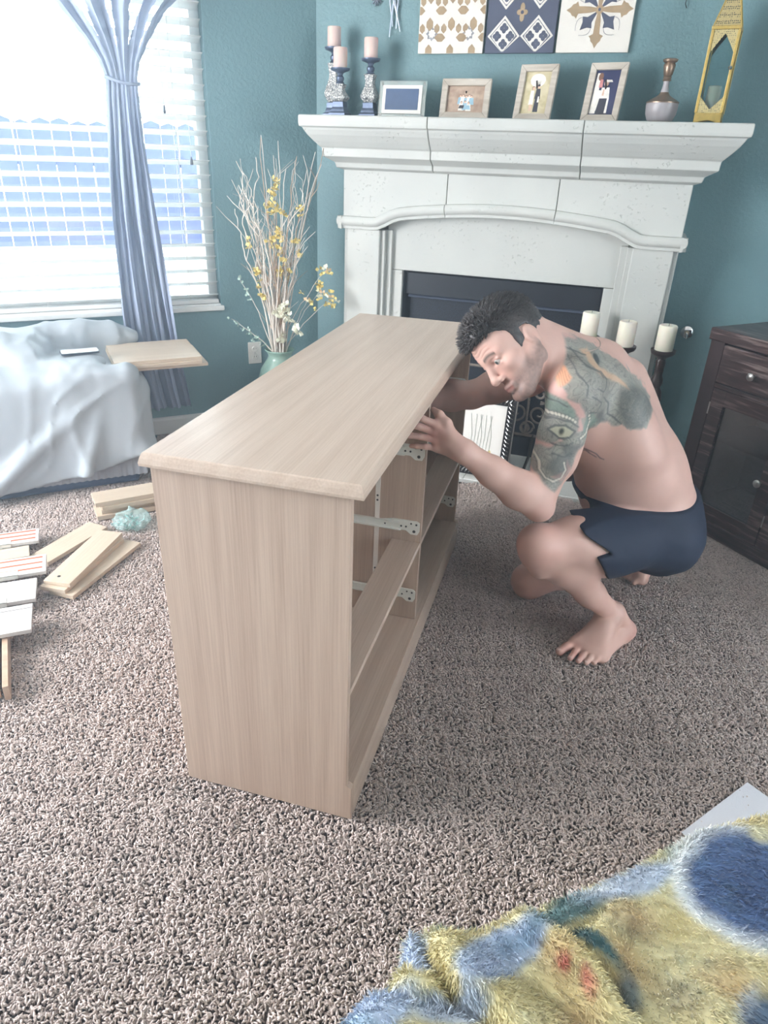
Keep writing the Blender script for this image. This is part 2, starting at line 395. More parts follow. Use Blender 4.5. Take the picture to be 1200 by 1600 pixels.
# ================================================================ dresser
DO = Vector((-0.0298, 1.1551, 0)); DYAW = 0.2648
DA = Vector((math.sin(DYAW), math.cos(DYAW), 0)); DB = Vector((-math.cos(DYAW), math.sin(DYAW), 0)); A_D = math.atan2(DA.y, DA.x)
DW, DD, DH, DT = 1.418, 0.430, 0.856, 0.031
dr = thing('dresser', 'long light oak dresser without drawers standing in mid room', 'dresser', DO, A_D)
rec = 0.013; zp = 0.103
def board(name, a, b_, mat, bev=0.0012): return MB().box(a, b_).build(name, mat, dr, bevel=bev)
def endpanel(x0, x1):   # the plinth zone stands a little proud of the side
    return MB().prism([(0.0, 0), (DD, 0), (DD, DH), (rec, DH), (rec, zp + 0.006), (0.0, zp - 0.002)], x0, x1, 'yz').build('side_panel', M['oak_z'], dr, bevel=0.0012)
endpanel(0, 0.018); endpanel(DW - 0.018, DW)
board('divider', (0.700, rec, zp), (0.718, DD - 0.012, DH - 0.001), M['oak_z'])
for x0, x1 in ((0.018, 0.700), (0.718, DW - 0.018)):
    board('bottom_panel', (x0, rec + 0.002, zp - 0.016), (x1, DD - 0.012, zp), M['oak_x'])
    board('front_rail', (x0, rec, 0.366), (x1, rec + 0.088, 0.382), M['oak_x'])
board('plinth', (0.018, 0.0, 0.0), (DW - 0.018, 0.016, zp), M['oak_x'])
board('back_panel', (0.018, DD - 0.012, 0.02), (DW - 0.018, DD - 0.006, DH - 0.001), M['oak_z'])
# top with a sloped, rounded edge
prof = [(0.0, 0.0), (0.0075, 0.003), (0.0085, 0.009), (0.006, 0.019), (0.002, 0.0285), (-0.0005, DT)]
V = []; F = []
ov = 0.0075
for o_, z_ in prof:
    q = ov + o_; V += [(-q, -q, DH + z_), (DW + q, -q, DH + z_), (DW + q, DD + q, DH + z_), (-q, DD + q, DH + z_)]
k = len(prof)
F = [(3, 2, 1, 0), tuple(4 * (k - 1) + i for i in range(4))] + [(4 * j + i, 4 * j + (i + 1) % 4, 4 * j + 4 + (i + 1) % 4, 4 * j + 4 + i) for j in range(k - 1) for i in range(4)]
b = MB(); b.add(V, F); b.build('top_panel', M['oak_x'], dr)
# white drawer runners on the faces that look toward the camera
def runner_mesh():
    b = MB()
    pr = [(0.405, -0.013), (0.405, 0.013), (0.12, 0.013), (0.085, 0.021), (0.012, 0.021), (0.004, 0.015), (0.004, -0.012), (0.010, -0.024), (0.030, -0.024), (0.045, -0.013)]
    b.prism(pr, -0.003, 0, 'yz'); b.box((-0.010, 0.06, -0.013), (-0.003, 0.40, -0.0105)); b.box((-0.010, 0.06, 0.0105), (-0.003, 0.40, 0.013))
    return b
rm = None
for x in (0.700, DW - 0.018):
    for z in (0.193, 0.432, 0.672):
        if rm is None: o = rm = runner_mesh().build('drawer_runner', M['white_metal'], dr, loc=(x - 0.0005, rec, z)); hole_me = None
        else: o = link('drawer_runner', rm.data, dr, (x - 0.0005, rec, z))
        for (y, dz, r) in ((0.020, -0.013, 0.0048), (0.014, 0.010, 0.0032), (0.030, 0.012, 0.0028), (0.045, 0.0, 0.0030), (0.060, 0.0, 0.003), (0.11, 0.0, 0.0025), (0.26, 0.0, 0.0028), (0.285, 0.0, 0.0028)):
            h = MB().lathe([(r, 0), (r, 0.0008)], n=10); h.build('screw_hole', M['dark_hole'], o, loc=(-0.0032, y, dz), rot=(0, -PI / 2, 0))
M['white_strip'] = simple('white_joint_strip', srgb(228, 222, 216), 0.4, var=0.02)
st = MB().box((0.6975, 0.142, zp), (0.700, 0.156, DH - 0.001)).build('joint_strip', M['white_strip'], dr)
for z in (0.520, 0.505, 0.27): MB().lathe([(0.0032, 0), (0.0032, 0.001)], n=10).build('screw', M['dark_hole'], st, loc=(0.6975, 0.149, z), rot=(0, -PI / 2, 0))

# ================================================================ fireplace
fp = thing('fireplace', 'white cast stone fireplace surround with a deep mantel shelf', 'fireplace', C, A_FIRE)
E0 = 0.25; UL, UR = 0.253, 1.800
prof = [(0.0, 1.335), (0.028, 1.345), (0.034, 1.366), (0.045, 1.372), (0.078, 1.390), (0.080, 1.424), (0.088, 1.430), (0.108, 1.450), (0.130, 1.475), (0.143, 1.495), (0.147, 1.504), (0.158, 1.508), (0.160, 1.518), (0.160, 1.549), (0.156, 1.553)]
def mantel_piece(u0, u1, left_end, right_end, name='mantel_section'):
    V = []; F = []
    for o_, z in prof:
        a = u0 - (o_ if left_end else 0); c = u1 + (o_ if right_end else 0)
        V += [(a, -(E0 + o_), z), (c, -(E0 + o_), z), (c, -0.001, z), (a, -0.001, z)]
    k = len(prof)
    F = [(0, 3, 2, 1), tuple(4 * (k - 1) + i for i in (0, 1, 2, 3))] + [(4 * j + i, 4 * j + (i + 1) % 4, 4 * j + 4 + (i + 1) % 4, 4 * j + 4 + i) for j in range(k - 1) for i in range(4)]
    b = MB(); b.add(V, F); return b.build(name, M['stone'], fp, bevel=0.003, seg=2)
g = 0.0016
mantel_piece(UL, 0.697 - g, True, False); mantel_piece(0.697 + g, 1.345 - g, False, False); mantel_piece(1.345 + g, UR, False, True)
# moulded arch path along the frieze: flat returns over the pilasters, a swept arch between them
def arch_path(n=40):
    P = [(UL - 0.0, 1.105), (0.40, 1.105)]
    P += [(0.43, 1.108), (0.463, 1.122), (0.50, 1.142)]
    for i in range(n + 1):
        s = i / n; u = 0.54 + (1.515 - 0.54) * s
        P.append((u, 1.155 + 0.036 * math.sin(PI * s) ** 0.9))
    P += [(1.553, 1.142), (1.592, 1.122), (1.625, 1.108), (1.655, 1.105), (UR, 1.105)]
    return P
AP = arch_path()
def apz(u): return float(np.interp(u, [p[0] for p in AP], [p[1] for p in AP]))
for (u0, u1) in ((UL, 0.763 - g), (0.763 + g, 1.263 - g), (1.263 + g, UR)):
    us = [u0] + [p[0] for p in AP if u0 < p[0] < u1] + [u1]
    poly = [(u, apz(u)) for u in us] + [(u1, 1.337), (u0, 1.337)]
    MB().prism(poly, -E0, -0.001, 'xz').build('frieze_panel', M['stone'], fp, bevel=0.003)
# the roll moulding in pieces
def moulding(us, name='arch_moulding', ends=(False, False)):
    cs = [(0.0, 0.030), (0.018, 0.028), (0.026, 0.016), (0.027, 0.004), (0.022, -0.008), (0.012, -0.014), (0.012, -0.026), (0.0, -0.028)]
    V = []; F = []; n = len(cs)
    for i, u in enumerate(us):
        z = apz(u); du = 0.01; sl = (apz(u + du) - apz(u - du)) / (2 * du); L_ = math.hypot(1, sl); nx, nz = -sl / L_, 1 / L_
        for o_, h in cs: V.append((u + nx * h, -(E0 + o_) , z + nz * h))
    for i in range(len(us) - 1):
        for j in range(n): F.append((i * n + j, i * n + (j + 1) % n, (i + 1) * n + (j + 1) % n, (i + 1) * n + j))
    F += [tuple(range(n))[::-1], tuple((len(us) - 1) * n + j for j in range(n))]
    b = MB(); b.add(V, F)
    return b
def side_return(u, s):
    b = MB(); cs = [(0.0, 0.030), (0.018, 0.028), (0.026, 0.016), (0.027, 0.004), (0.022, -0.008), (0.012, -0.014), (0.012, -0.026), (0.0, -0.028)]
    V = []; n = len(cs)
    for y in (-(E0 + 0.026), -0.001):
        for o_, h in cs: V.append((u + s * o_, y, 1.105 + h))
    b.add(V, [(j, (j + 1) % n, n + (j + 1) % n, n + j) for j in range(n)] + [tuple(range(n)), tuple(range(n, 2 * n))]); return b
for (u0, u1) in ((UL - 0.025, 0.763 - g), (0.763 + g, 1.263 - g), (1.263 + g, UR + 0.025)):
    us = [u0] + [p[0] for p in AP if u0 + 0.004 < p[0] < u1 - 0.004] + [u1]
    moulding(us).build('arch_moulding', M['stone'], fp, smooth=True)
side_return(UL, -1).build('arch_moulding', M['stone'], fp, smooth=True); side_return(UR, 1).build('arch_moulding', M['stone'], fp, smooth=True)
# pilasters with a raised edge bead
for (u0, u1, inner) in ((UL, 0.465, 1), (1.590, UR, -1)):
    b = MB(); b.box((u0 + (0.02 if inner > 0 else 0.022), -E0 + 0.0, 0.0), (u1 - (0.022 if inner > 0 else 0.02), -0.001, 1.080)); 
    b.box((u0, -E0 + 0.018, 0.0), (u1, -0.001, 1.079))
    b.build('pilaster', M['stone'], fp, bevel=0.004)
# recessed panel round the firebox
OL, OR, OT = 0.547, 1.517, 0.897
EI = 0.185
us = [0.464] + [p[0] for p in AP if 0.47 < p[0] < 1.585] + [1.591]
poly = [(0.464, OT)] + [(1.591, OT)] + [(u, apz(u) - 0.02) for u in us[::-1]]
MB().prism(poly, -EI, -0.001, 'xz').build('inner_panel', M['stone'], fp, bevel=0.002)
for a, c in ((0.464, OL), (OR, 1.591)):
    b = MB().box((a, -EI, 0), (c, -0.001, OT - 0.002)); 
    b.box((a, -EI - 0.022, 0), (a + 0.03, -EI + 0.001, 1.08) if a < 1 else (a + 0.001, -EI, 0.01)) if a < 1 else b.box((c - 0.03, -EI - 0.022, 0), (c, -EI + 0.001, 1.08))
    b.build('inner_leg', M['stone'], fp, bevel=0.003)
# firebox
fb = MB(); fb.box((OL, -0.02, 0.0), (OR, -0.002, OT)); fb.box((OL, -EI + 0.02, 0.0), (OL + 0.006, -0.002, OT)); fb.box((OR - 0.006, -EI + 0.02, 0), (OR, -0.002, OT)); fb.box((OL, -EI + 0.02, OT - 0.006), (OR, -0.002, OT))
fbx = fb.build('firebox', M['firebox'], fp)
b = MB()
b.box((OL + 0.006, -0.150, OT - 0.118), (OR - 0.006, -0.135, OT - 0.012)); fc = b.build('upper_cover', M['firebox'], fp, bevel=0.003)
MB().prism([(-0.168, OT - 0.128), (-0.162, OT - 0.120), (-0.135, OT - 0.112), (-0.135, OT - 0.128)], OL + 0.03, OR - 0.03, 'yz').build('hood_lip', simple('hood_lip_steel', srgb(70, 78, 96), 0.35, 0.4), fp)
def mesh_mat():
    t = NT('fire_mesh'); co = t.coord((1, 1, 1)); 
    v = t.n('ShaderNodeTexVoronoi', Scale=170.0); t.l(co, v.inputs['Vector'])
    c = t.ramp(v.outputs['Distance'], [(0.3, srgb(40, 48, 64)), (0.6, srgb(20, 24, 34))]); return t.set(c, 0.5, 0.3)
MB().box((OL + 0.03, -0.120, 0.11), (OR - 0.03, -0.114, OT - 0.125)).build('mesh_curtain', mesh_mat(), fp)
MB().box((OL + 0.006, -0.150, 0.0), (OR - 0.006, -0.135, 0.11)).build('lower_cover', M['firebox'], fp, bevel=0.003)

# hearth: tiles set flush in the carpet
hearth = bpy.data.objects.new('hearth', None); COL.objects.link(hearth); hearth.location = C; hearth.rotation_euler = (0, 0, A_FIRE)
hearth['kind'] = 'structure'; hearth['label'] = 'white tiled hearth in front of the fireplace'; 
MB().box((0.19, -0.565, -0.016), (1.87, -0.02, 0.000)).build('grout_bed', M['grout'], hearth)
tl = None
for i in range(6):
    for j in range(2):
        w = 0.276; h = 0.262
        if tl is None: tl = MB().box((0, 0, 0), (w, h, 0.006)).build('tile', M['tile'], hearth, bevel=0.0015, loc=(0.193 + i * 0.280, -0.562 + j * 0.266, 0))
        else: link('tile', tl.data, hearth, (0.193 + i * 0.280, -0.562 + j * 0.266, random.uniform(-.0004, .0004)))

# ================================================================ dark cabinet on the right
CO = Vector((1.337, 2.865, 0)); CD = Vector((0.4457, -0.8952, 0)); A_C = math.atan2(CD.y, CD.x)
cb = thing('cabinet', 'dark espresso wood cabinet with glass doors standing right of the fireplace', 'cabinet', CO, A_C)
CW, CDp = 1.20, 0.40
def cbox(name, a, c, m, bev=0.002, par=cb): return MB().box(a, c).build(name, m, par, bevel=bev)
cbox('cabinet_top', (-0.008, -0.012, 0.790), (CW + 0.008, CDp, 0.838), M['esp_x'], 0.004)
cbox('side_panel', (0.0, 0.0, 0.0), (0.030, CDp - 0.01, 0.790), M['esp_z']); cbox('side_panel', (CW - 0.03, 0.0, 0.0), (CW, CDp - 0.01, 0.790), M['esp_z'])
cbox('front_stile', (0.0, -0.004, 0.062), (0.066, 0.018, 0.789), M['esp_z']); cbox('front_stile', (CW - 0.066, -0.004, 0.062), (CW, 0.018, 0.789), M['esp_z'])
cbox('middle_rail', (0.066, -0.003, 0.612), (CW - 0.066, 0.018, 0.630), M['esp_x']); cbox('base_board', (0.0, -0.008, 0.0), (CW, 0.018, 0.062), M['esp_x'], 0.004)
cbox('back_panel', (0.03, CDp - 0.02, 0.03), (CW - 0.03, CDp - 0.01, 0.79), M['esp_x'])
cbox('cabinet_floor', (0.03, 0.018, 0.06), (CW - 0.03, CDp - 0.02, 0.078), M['esp_x'])
cbox('glass_shelf', (0.03, 0.05, 0.372), (CW - 0.03, CDp - 0.03, 0.386), simple('cabinet_shelf', srgb(120, 104, 98), 0.3), 0.001)
knob = [(0.004, 0), (0.004, 0.012), (0.010, 0.016), (0.0155, 0.022), (0.0155, 0.027), (0.011, 0.031), (0.0005, 0.032)]
def add_knob(parent, x, z, y=-0.004):
    return MB().lathe(knob, n=20).build('knob', M['steel'], parent, smooth=True, loc=(x, y, z), rot=(PI / 2, 0, 0))
for x0, x1 in ((0.068, 0.435), (0.442, 0.760), (0.767, CW - 0.068)):
    d = cbox('drawer_front', (x0, -0.006, 0.634), (x1, 0.016, 0.782), M['esp_x'], 0.003); add_knob(d, (x0 + x1) / 2 if x0 > 0.1 else 0.232, 0.70, -0.006)
dm = glass('cabinet_glass', (0.55, 0.6, 0.66, 1), 0.35)
for x0, x1, kx in ((0.070, 0.436, 0.386), (0.442, 0.760, 0.49), (0.767, CW - 0.068, 0.80)):
    z0, z1 = 0.066, 0.610; 
    b = MB(); b.box((x0, -0.006, z0), (x0 + 0.062, 0.014, z1)); b.box((x1 - 0.056, -0.006, z0), (x1, 0.014, z1)); b.box((x0 + 0.062, -0.005, z0), (x1 - 0.056, 0.0135, z0 + 0.062)); b.box((x0 + 0.062, -0.005, z1 - 0.062), (x1 - 0.056, 0.0135, z1))
    d = b.build('door', M['esp_x'], cb)
    MB().box((x0 + 0.06, 0.004, z0 + 0.06), (x1 - 0.054, 0.007, z1 - 0.06)).build('glass_pane', dm, d)
    add_knob(d, kx, 0.319, -0.006)
    for hz in (0.50, 0.15): MB().box((x0 - 0.003, -0.008, hz), (x0 + 0.003, -0.004, hz + 0.05)).build('hinge', M['steel'], d)
# ================================================================ implicit surfaces (smooth unions meshed with surface nets)
class Field:
    def __init__(s, xs, ys, zs):
        s.x, s.y, s.z = [np.asarray(a, dtype=np.float32) for a in (xs, ys, zs)]
        s.D = np.full((len(xs), len(ys), len(zs)), 1.0, dtype=np.float32)
    def sub(s, lo, hi):
        ix = [slice(max(0, np.searchsorted(a, l) - 1), min(len(a), np.searchsorted(a, h) + 1)) for a, l, h in zip((s.x, s.y, s.z), lo, hi)]
        g = np.meshgrid(s.x[ix[0]], s.y[ix[1]], s.z[ix[2]], indexing='ij', sparse=True)
        return tuple(ix), g
    def put(s, ix, d, k, op='u'):
        a = s.D[ix]
        if a.size == 0: return
        if op == 'u':
            if k <= 0: s.D[ix] = np.minimum(a, d)
            else:
                h = np.clip(0.5 + 0.5 * (a - d) / k, 0, 1); s.D[ix] = a + (d - a) * h - k * h * (1 - h)
        else:   # carve
            h = np.clip(0.5 - 0.5 * (a + d) / k, 0, 1); s.D[ix] = a + (-d - a) * h + k * h * (1 - h)
    def cone(s, a, b, r1, r2, k=0.02, op='u', flat=None):
        a = np.array(a, float); b = np.array(b, float); m = max(r1, r2) + k + 0.03
        if flat: m = m * max(1, flat[1])
        ix, (X, Y, Z) = s.sub(np.minimum(a, b) - m, np.maximum(a, b) + m)
        ba = b - a; L2 = ba @ ba
        px, py, pz = X - a[0], Y - a[1], Z - a[2]
        if flat:   # (axis, factor): widen the section along one axis
            ax = np.array(flat[0], float); ax /= np.linalg.norm(ax); c = px * ax[0] + py * ax[1] + pz * ax[2]; q = c * (1 / flat[1] - 1)
            px, py, pz = px + ax[0] * q, py + ax[1] * q, pz + ax[2] * q
        t = np.clip((px * ba[0] + py * ba[1] + pz * ba[2]) / max(L2, 1e-12), 0, 1)
        d = np.sqrt((px - ba[0] * t) ** 2 + (py - ba[1] * t) ** 2 + (pz - ba[2] * t) ** 2) - (r1 + (r2 - r1) * t)
        s.put(ix, d.astype(np.float32), k, op)
    def chain(s, pts, rads, k=0.02, op='u', flat=None):
        for i in range(len(pts) - 1): s.cone(pts[i], pts[i + 1], rads[i], rads[i + 1], k if i == 0 or True else 0, op, flat)
    def ell(s, c, r, R=None, k=0.02, op='u'):
        c = np.array(c, float); r = np.array(r, float); R = np.eye(3) if R is None else np.array(R, float)   # rows of R: local axes
        m = np.abs(R.T) @ r + k + 0.03
        ix, (X, Y, Z) = s.sub(c - m, c + m)
        px, py, pz = X - c[0], Y - c[1], Z - c[2]
        q = [(px * R[i, 0] + py * R[i, 1] + pz * R[i, 2]) / r[i] for i in range(3)]
        k0 = np.sqrt(q[0] ** 2 + q[1] ** 2 + q[2] ** 2); k1 = np.sqrt((q[0] / r[0]) ** 2 + (q[1] / r[1]) ** 2 + (q[2] / r[2]) ** 2) + 1e-9
        s.put(ix, (k0 * (k0 - 1) / k1).astype(np.float32), k, op)
    def rbox(s, c, h, rad, R=None, k=0.02, op='u'):
        c = np.array(c, float); h = np.array(h, float); R = np.eye(3) if R is None else np.array(R, float)
        m = np.abs(R.T) @ h + k + 0.05
        ix, (X, Y, Z) = s.sub(c - m, c + m)
        px, py, pz = X - c[0], Y - c[1], Z - c[2]
        q = [np.abs(px * R[i, 0] + py * R[i, 1] + pz * R[i, 2]) - (h[i] - rad) for i in range(3)]
        d = np.sqrt(np.maximum(q[0], 0) ** 2 + np.maximum(q[1], 0) ** 2 + np.maximum(q[2], 0) ** 2) + np.minimum(np.maximum(q[0], np.maximum(q[1], q[2])), 0) - rad
        s.put(ix, d.astype(np.float32), k, op)
    def mesh(s):
        D = s.D; ins = D < 0
        c = ins[:-1, :-1, :-1].astype(np.int8)
        cnt = np.zeros(c.shape, np.int8)
        for i in (0, 1):
            for j in (0, 1):
                for k in (0, 1): cnt += ins[i:i + c.shape[0], j:j + c.shape[1], k:k + c.shape[2]]
        act = (cnt > 0) & (cnt < 8); I, J, K = np.nonzero(act)
        n = len(I); idx = np.full(c.shape, -1, np.int32); idx[I, J, K] = np.arange(n)
        P = np.zeros((n, 3)); W = np.zeros(n)
        cs = [(i, j, k) for i in (0, 1) for j in (0, 1) for k in (0, 1)]
        val = {q: D[I + q[0], J + q[1], K + q[2]].astype(np.float64) for q in cs}
        for a in cs:
            for ax in range(3):
                if a[ax]: continue
                b_ = list(a); b_[ax] = 1; b_ = tuple(b_)
                va, vb = val[a], val[b_]; m = (va < 0) != (vb < 0)
                t = np.where(m, va / np.where(m, va - vb, 1), 0)
                p = [np.array(a[q], float) + np.zeros(n) for q in range(3)]; p[ax] = t
                pos = np.stack([s.x[I] + (s.x[I + 1] - s.x[I]) * p[0], s.y[J] + (s.y[J + 1] - s.y[J]) * p[1], s.z[K] + (s.z[K + 1] - s.z[K]) * p[2]], 1)
                P += pos * m[:, None]; W += m
        P /= W[:, None]
        F = []
        for ax in range(3):
            o1, o2 = [(1, 2), (2, 0), (0, 1)][ax]
            A = [slice(None)] * 3; B = [slice(None)] * 3; A[ax] = slice(0, -1); B[ax] = slice(1, None)
            for o in (o1, o2): A[o] = slice(1, -1); B[o] = slice(1, -1)
            ia, ib = ins[tuple(A)], ins[tuple(B)]; ch = np.nonzero(ia != ib); flip = ia[ch]
            g = [ch[0].copy(), ch[1].copy(), ch[2].copy()]
            for o in (o1, o2): g[o] = g[o] + 1
            def cell(d1, d2):
                q = [g[0].copy(), g[1].copy(), g[2].copy()]; q[o1] = q[o1] - d1; q[o2] = q[o2] - d2; return idx[tuple(q)]
            q = np.stack([cell(1, 1), cell(0, 1), cell(0, 0), cell(1, 0)], 1)
            q = np.where(flip[:, None], q, q[:, ::-1]); F.append(q)
        return P, np.concatenate(F)
def axis(*segs):   # (from, to, step) pieces, refined where asked
    out = []
    for a, b_, st in segs:
        n = max(1, int(round((b_ - a) / st))); out += list(np.linspace(a, b_, n, endpoint=False))
    return np.array(out + [segs[-1][1]])
def relax(V, F, it=2, lam=0.5):
    V = V.copy(); n = len(V)
    for _ in range(it):
        acc = np.zeros((n, 3)); w = np.zeros(n)
        for i in range(4):
            a, b_ = F[:, i], F[:, (i + 1) % 4]
            for q in range(3): acc[:, q] += np.bincount(a, V[b_, q], n) + np.bincount(b_, V[a, q], n)
            w += np.bincount(a, minlength=n) + np.bincount(b_, minlength=n)
        V += lam * (acc / np.maximum(w, 1)[:, None] - V)
    return V
def normals(V, F):
    a = V[F[:, 2]] - V[F[:, 0]]; b_ = V[F[:, 3]] - V[F[:, 1]]; fn = np.cross(a, b_); N = np.zeros_like(V)
    for i in range(4):
        for q in range(3): N[:, q] += np.bincount(F[:, i], fn[:, q], len(V))
    return N / (np.linalg.norm(N, axis=1, keepdims=True) + 1e-12)
# smooth value noise
_NT = np.random.default_rng(3).random((32, 32, 32)).astype(np.float32)
def vnoise(P, sc):
    q = np.asarray(P, dtype=np.float64) * sc + 100; i = np.floor(q).astype(int); f = q - i; f = f * f * (3 - 2 * f); r = 0
    for a in (0, 1):
        for b_ in (0, 1):
            for c in (0, 1):
                w = (f[:, 0] if a else 1 - f[:, 0]) * (f[:, 1] if b_ else 1 - f[:, 1]) * (f[:, 2] if c else 1 - f[:, 2])
                r = r + w * _NT[(i[:, 0] + a) % 32, (i[:, 1] + b_) % 32, (i[:, 2] + c) % 32]
    return r
def fbm(P, sc, o=4):
    r = 0; w = 0.5
    for k in range(o): r = r + w * vnoise(P + 7.3 * k, sc * 2 ** k); w *= 0.5
    return r / (1 - 0.5 ** o)
def hex3(r, g, b_): return np.array(srgb(r, g, b_)[:3])
# ================================================================ the kneeling man
def V3(*a): return np.array(a, float)
def nrm(a): return a / np.linalg.norm(a)
T_ = nrm(V3(-.60, .016, .80)); Fv = nrm(V3(-.757, .311, -.574)); Lt = np.cross(T_, Fv)      # along the spine, chest forward, his left
if Lt[1] > 0: Lt = -Lt
P0 = V3(.925, 2.05, .40)
def torso(t, f=0.0, l=0.0): return P0 + T_ * t + Fv * f + Lt * l
RT = np.stack([Lt, Fv, T_])
hF = nrm(V3(-.78, -.48, -.395)); hU = V3(-.585, .356, .729); hU = nrm(hU - hF * (hU @ hF)); hL = np.cross(hU, hF)
_c, _s = math.cos(.17), math.sin(.17); hF, hU = hF * _c - hU * _s, hU * _c + hF * _s
HC = V3(.362, 1.930, .955); HS = 1.03
def hd(f, l, u): return HC + HS * (hF * f + hL * l + hU * u)
RH = np.stack([hF, hL, hU])
LS, LE, LW = V3(.534, 1.868, .860), V3(.460, 1.772, .553), V3(.236, 1.760, .712)
RS, RE, RW = V3(.592, 2.245, .838), V3(.300, 2.185, .735), V3(.085, 2.115, .745)
LH, LK, LA = torso(-.01, .0, .095), V3(.490, 1.805, .406), V3(.787, 1.905, .105)
RHp, RK, RA = torso(-.01, .0, -.095), V3(.570, 2.142, .068), V3(.975, 2.262, .112)

gx = axis((-.03, .20, .0030), (.20, .48, .0021), (.48, .80, .0028), (.80, 1.18, .0045))
gy = axis((1.66, 1.78, .0030), (1.78, 2.06, .0022), (2.06, 2.46, .0042))
gz = axis((-.03, .13, .0030), (.13, .50, .0042), (.50, .79, .0030), (.79, 1.13, .0021))
B = Field(gx, gy, gz)
# torso
B.ell(torso(.40, .0), (.182, .140, .215), RT, .03)
B.ell(torso(.30, -.015, .05), (.120, .120, .20), RT, .05); B.ell(torso(.30, -.015, -.05), (.120, .120, .20), RT, .05)
B.ell(torso(.19, .030), (.160, .148, .17), RT, .05)
B.ell(torso(.125, .085), (.130, .105, .105), RT, .05)
B.ell(torso(.01, .012), (.172, .138, .125), RT, .05); B.ell(torso(.17, -.035), (.135, .118, .17), RT, .06)
B.cone(torso(.43, .09, .085), torso(.45, .085, .03), .062, .055, .05); B.cone(torso(.43, .09, -.085), torso(.45, .085, -.03), .062, .055, .05)
B.ell(V3(.938, 1.975, .352), (.100, .108, .105), None, .06); B.ell(V3(.950, 2.130, .352), (.100, .108, .105), None, .06)
B.cone(torso(.44, -.085, .10), torso(.30, -.075, .125), .068, .055, .06); B.cone(torso(.44, -.085, -.10), torso(.30, -.075, -.125), .068, .055, .06)
# shoulders and neck
NB = torso(.60, -.005); 
B.cone(torso(.53, -.03), hd(-.025, 0, -.05), .082, .060, .045); B.cone(NB, hd(-.052, 0, -.02), .066, .054, .03)
B.cone(hd(-.045, .0, -.01), torso(.53, -.06, .06), .045, .062, .05); B.cone(hd(-.05, .0, -.01), torso(.53, -.06, -.06), .045, .062, .05)
B.cone(torso(.54, -.055, .05), LS + V3(.015, .03, .012), .062, .058, .05); B.cone(torso(.54, -.055, -.05), RS, .062, .058, .05)
B.cone(torso(.47, .03, .12), LS, .07, .07, .05); B.cone(torso(.47, .03, -.12), RS, .07, .07, .05)
for s in (1, -1): B.cone(hd(-.012, .060 * s, -.045), torso(.565, .075, .022 * s), .016, .013, .03)   # neck cords
B.cone(torso(.555, .072, .02), LS + V3(-.005, .05, .02), .014, .016, .03)                             # collarbone
# left arm
def lerp(a, b_, t): return a + (b_ - a) * t
B.ell(lerp(LS, LE, .08) + V3(.0, -.012, .006), (.066, .060, .078), None, .03)
B.chain([LS, lerp(LS, LE, .35), lerp(LS, LE, .62), LE], [.060, .0570, .052, .041], .02)
B.ell(lerp(LS, LE, .5) + V3(-.006, .010, .0), (.040, .040, .085), None, .03)
B.ell(lerp(LS, LE, .45) + V3(.026, -.006, .0), (.038, .040, .10), None, .03)
B.cone(LE + V3(.012, -.004, -.012), LE + V3(.004, -.002, -.016), .026, .026, .02)
B.chain([LE, lerp(LE, LW, .28), lerp(LE, LW, .62), LW], [.040, .050, .041, .0300], .02)
B.ell(lerp(LE, LW, .25) + V3(.0, -.008, .018), (.062, .036, .036), np.stack([nrm(LW - LE), np.cross(nrm(LW - LE), V3(0, 1, 0)) * -1, V3(0, 1, 0)]), .03)
# left hand: palm edge on, fingers closing over the front edge under the top
KN = V3(.158, 1.790, .744); kv = nrm(V3(.05, .06, -.95)); hdir = nrm(KN - LW); pn = nrm(np.cross(hdir, kv))
if pn[1] > 0: pn = -pn      # back of the hand, toward the camera
B.cone(LW, lerp(LW, KN, .35), .0295, .027, .02)
for i in range(4):
    k = KN + kv * (i - 1.45) * .0215 + hdir * (-.004 * abs(i - 1))
    B.cone(lerp(LW, KN, .25) + kv * (i - 1.5) * .012, k, .0185, .0128, .012)
    B.ell(k + pn * .002, (.0118, .0118, .0118), None, .008)
fing = [(.043, .027, .020, 0.0085), (.047, .030, .021, 0.0088), (.044, .028, .020, 0.0084), (.035, .022, .018, 0.0074)]
LTIPS = []
for i, (a, b_, c, r) in enumerate(fing):
    k = KN + kv * (i - 1.45) * .0215 + hdir * (-.004 * abs(i - 1))
    d0 = nrm(V3(-.93, -.02, .22) + kv * (i - 1.5) * .12); d1 = nrm(V3(-.90, .20, .02) + kv * (i - 1.5) * .05); d2 = nrm(V3(-.80, .45, -.20))
    q1 = k + d0 * a; q2 = q1 + d1 * b_; q3 = q2 + d2 * c
    B.chain([k, q1, q2, q3], [r + .0026, r + .0008, r, r - .0012], .004); LTIPS.append((q3, d2, pn))
tb = lerp(LW, KN, .40) - kv * .022; t1 = tb + nrm(hdir * .6 - kv * .7 - pn * .2) * .040; t2 = t1 + nrm(hdir * .9 - kv * .25 - pn * .3) * .032; t3 = t2 + nrm(hdir * .9 + kv * .1 - pn * .4) * .024
B.chain([tb, t1, t2, t3], [.0165, .0125, .0105, .0088], .010)
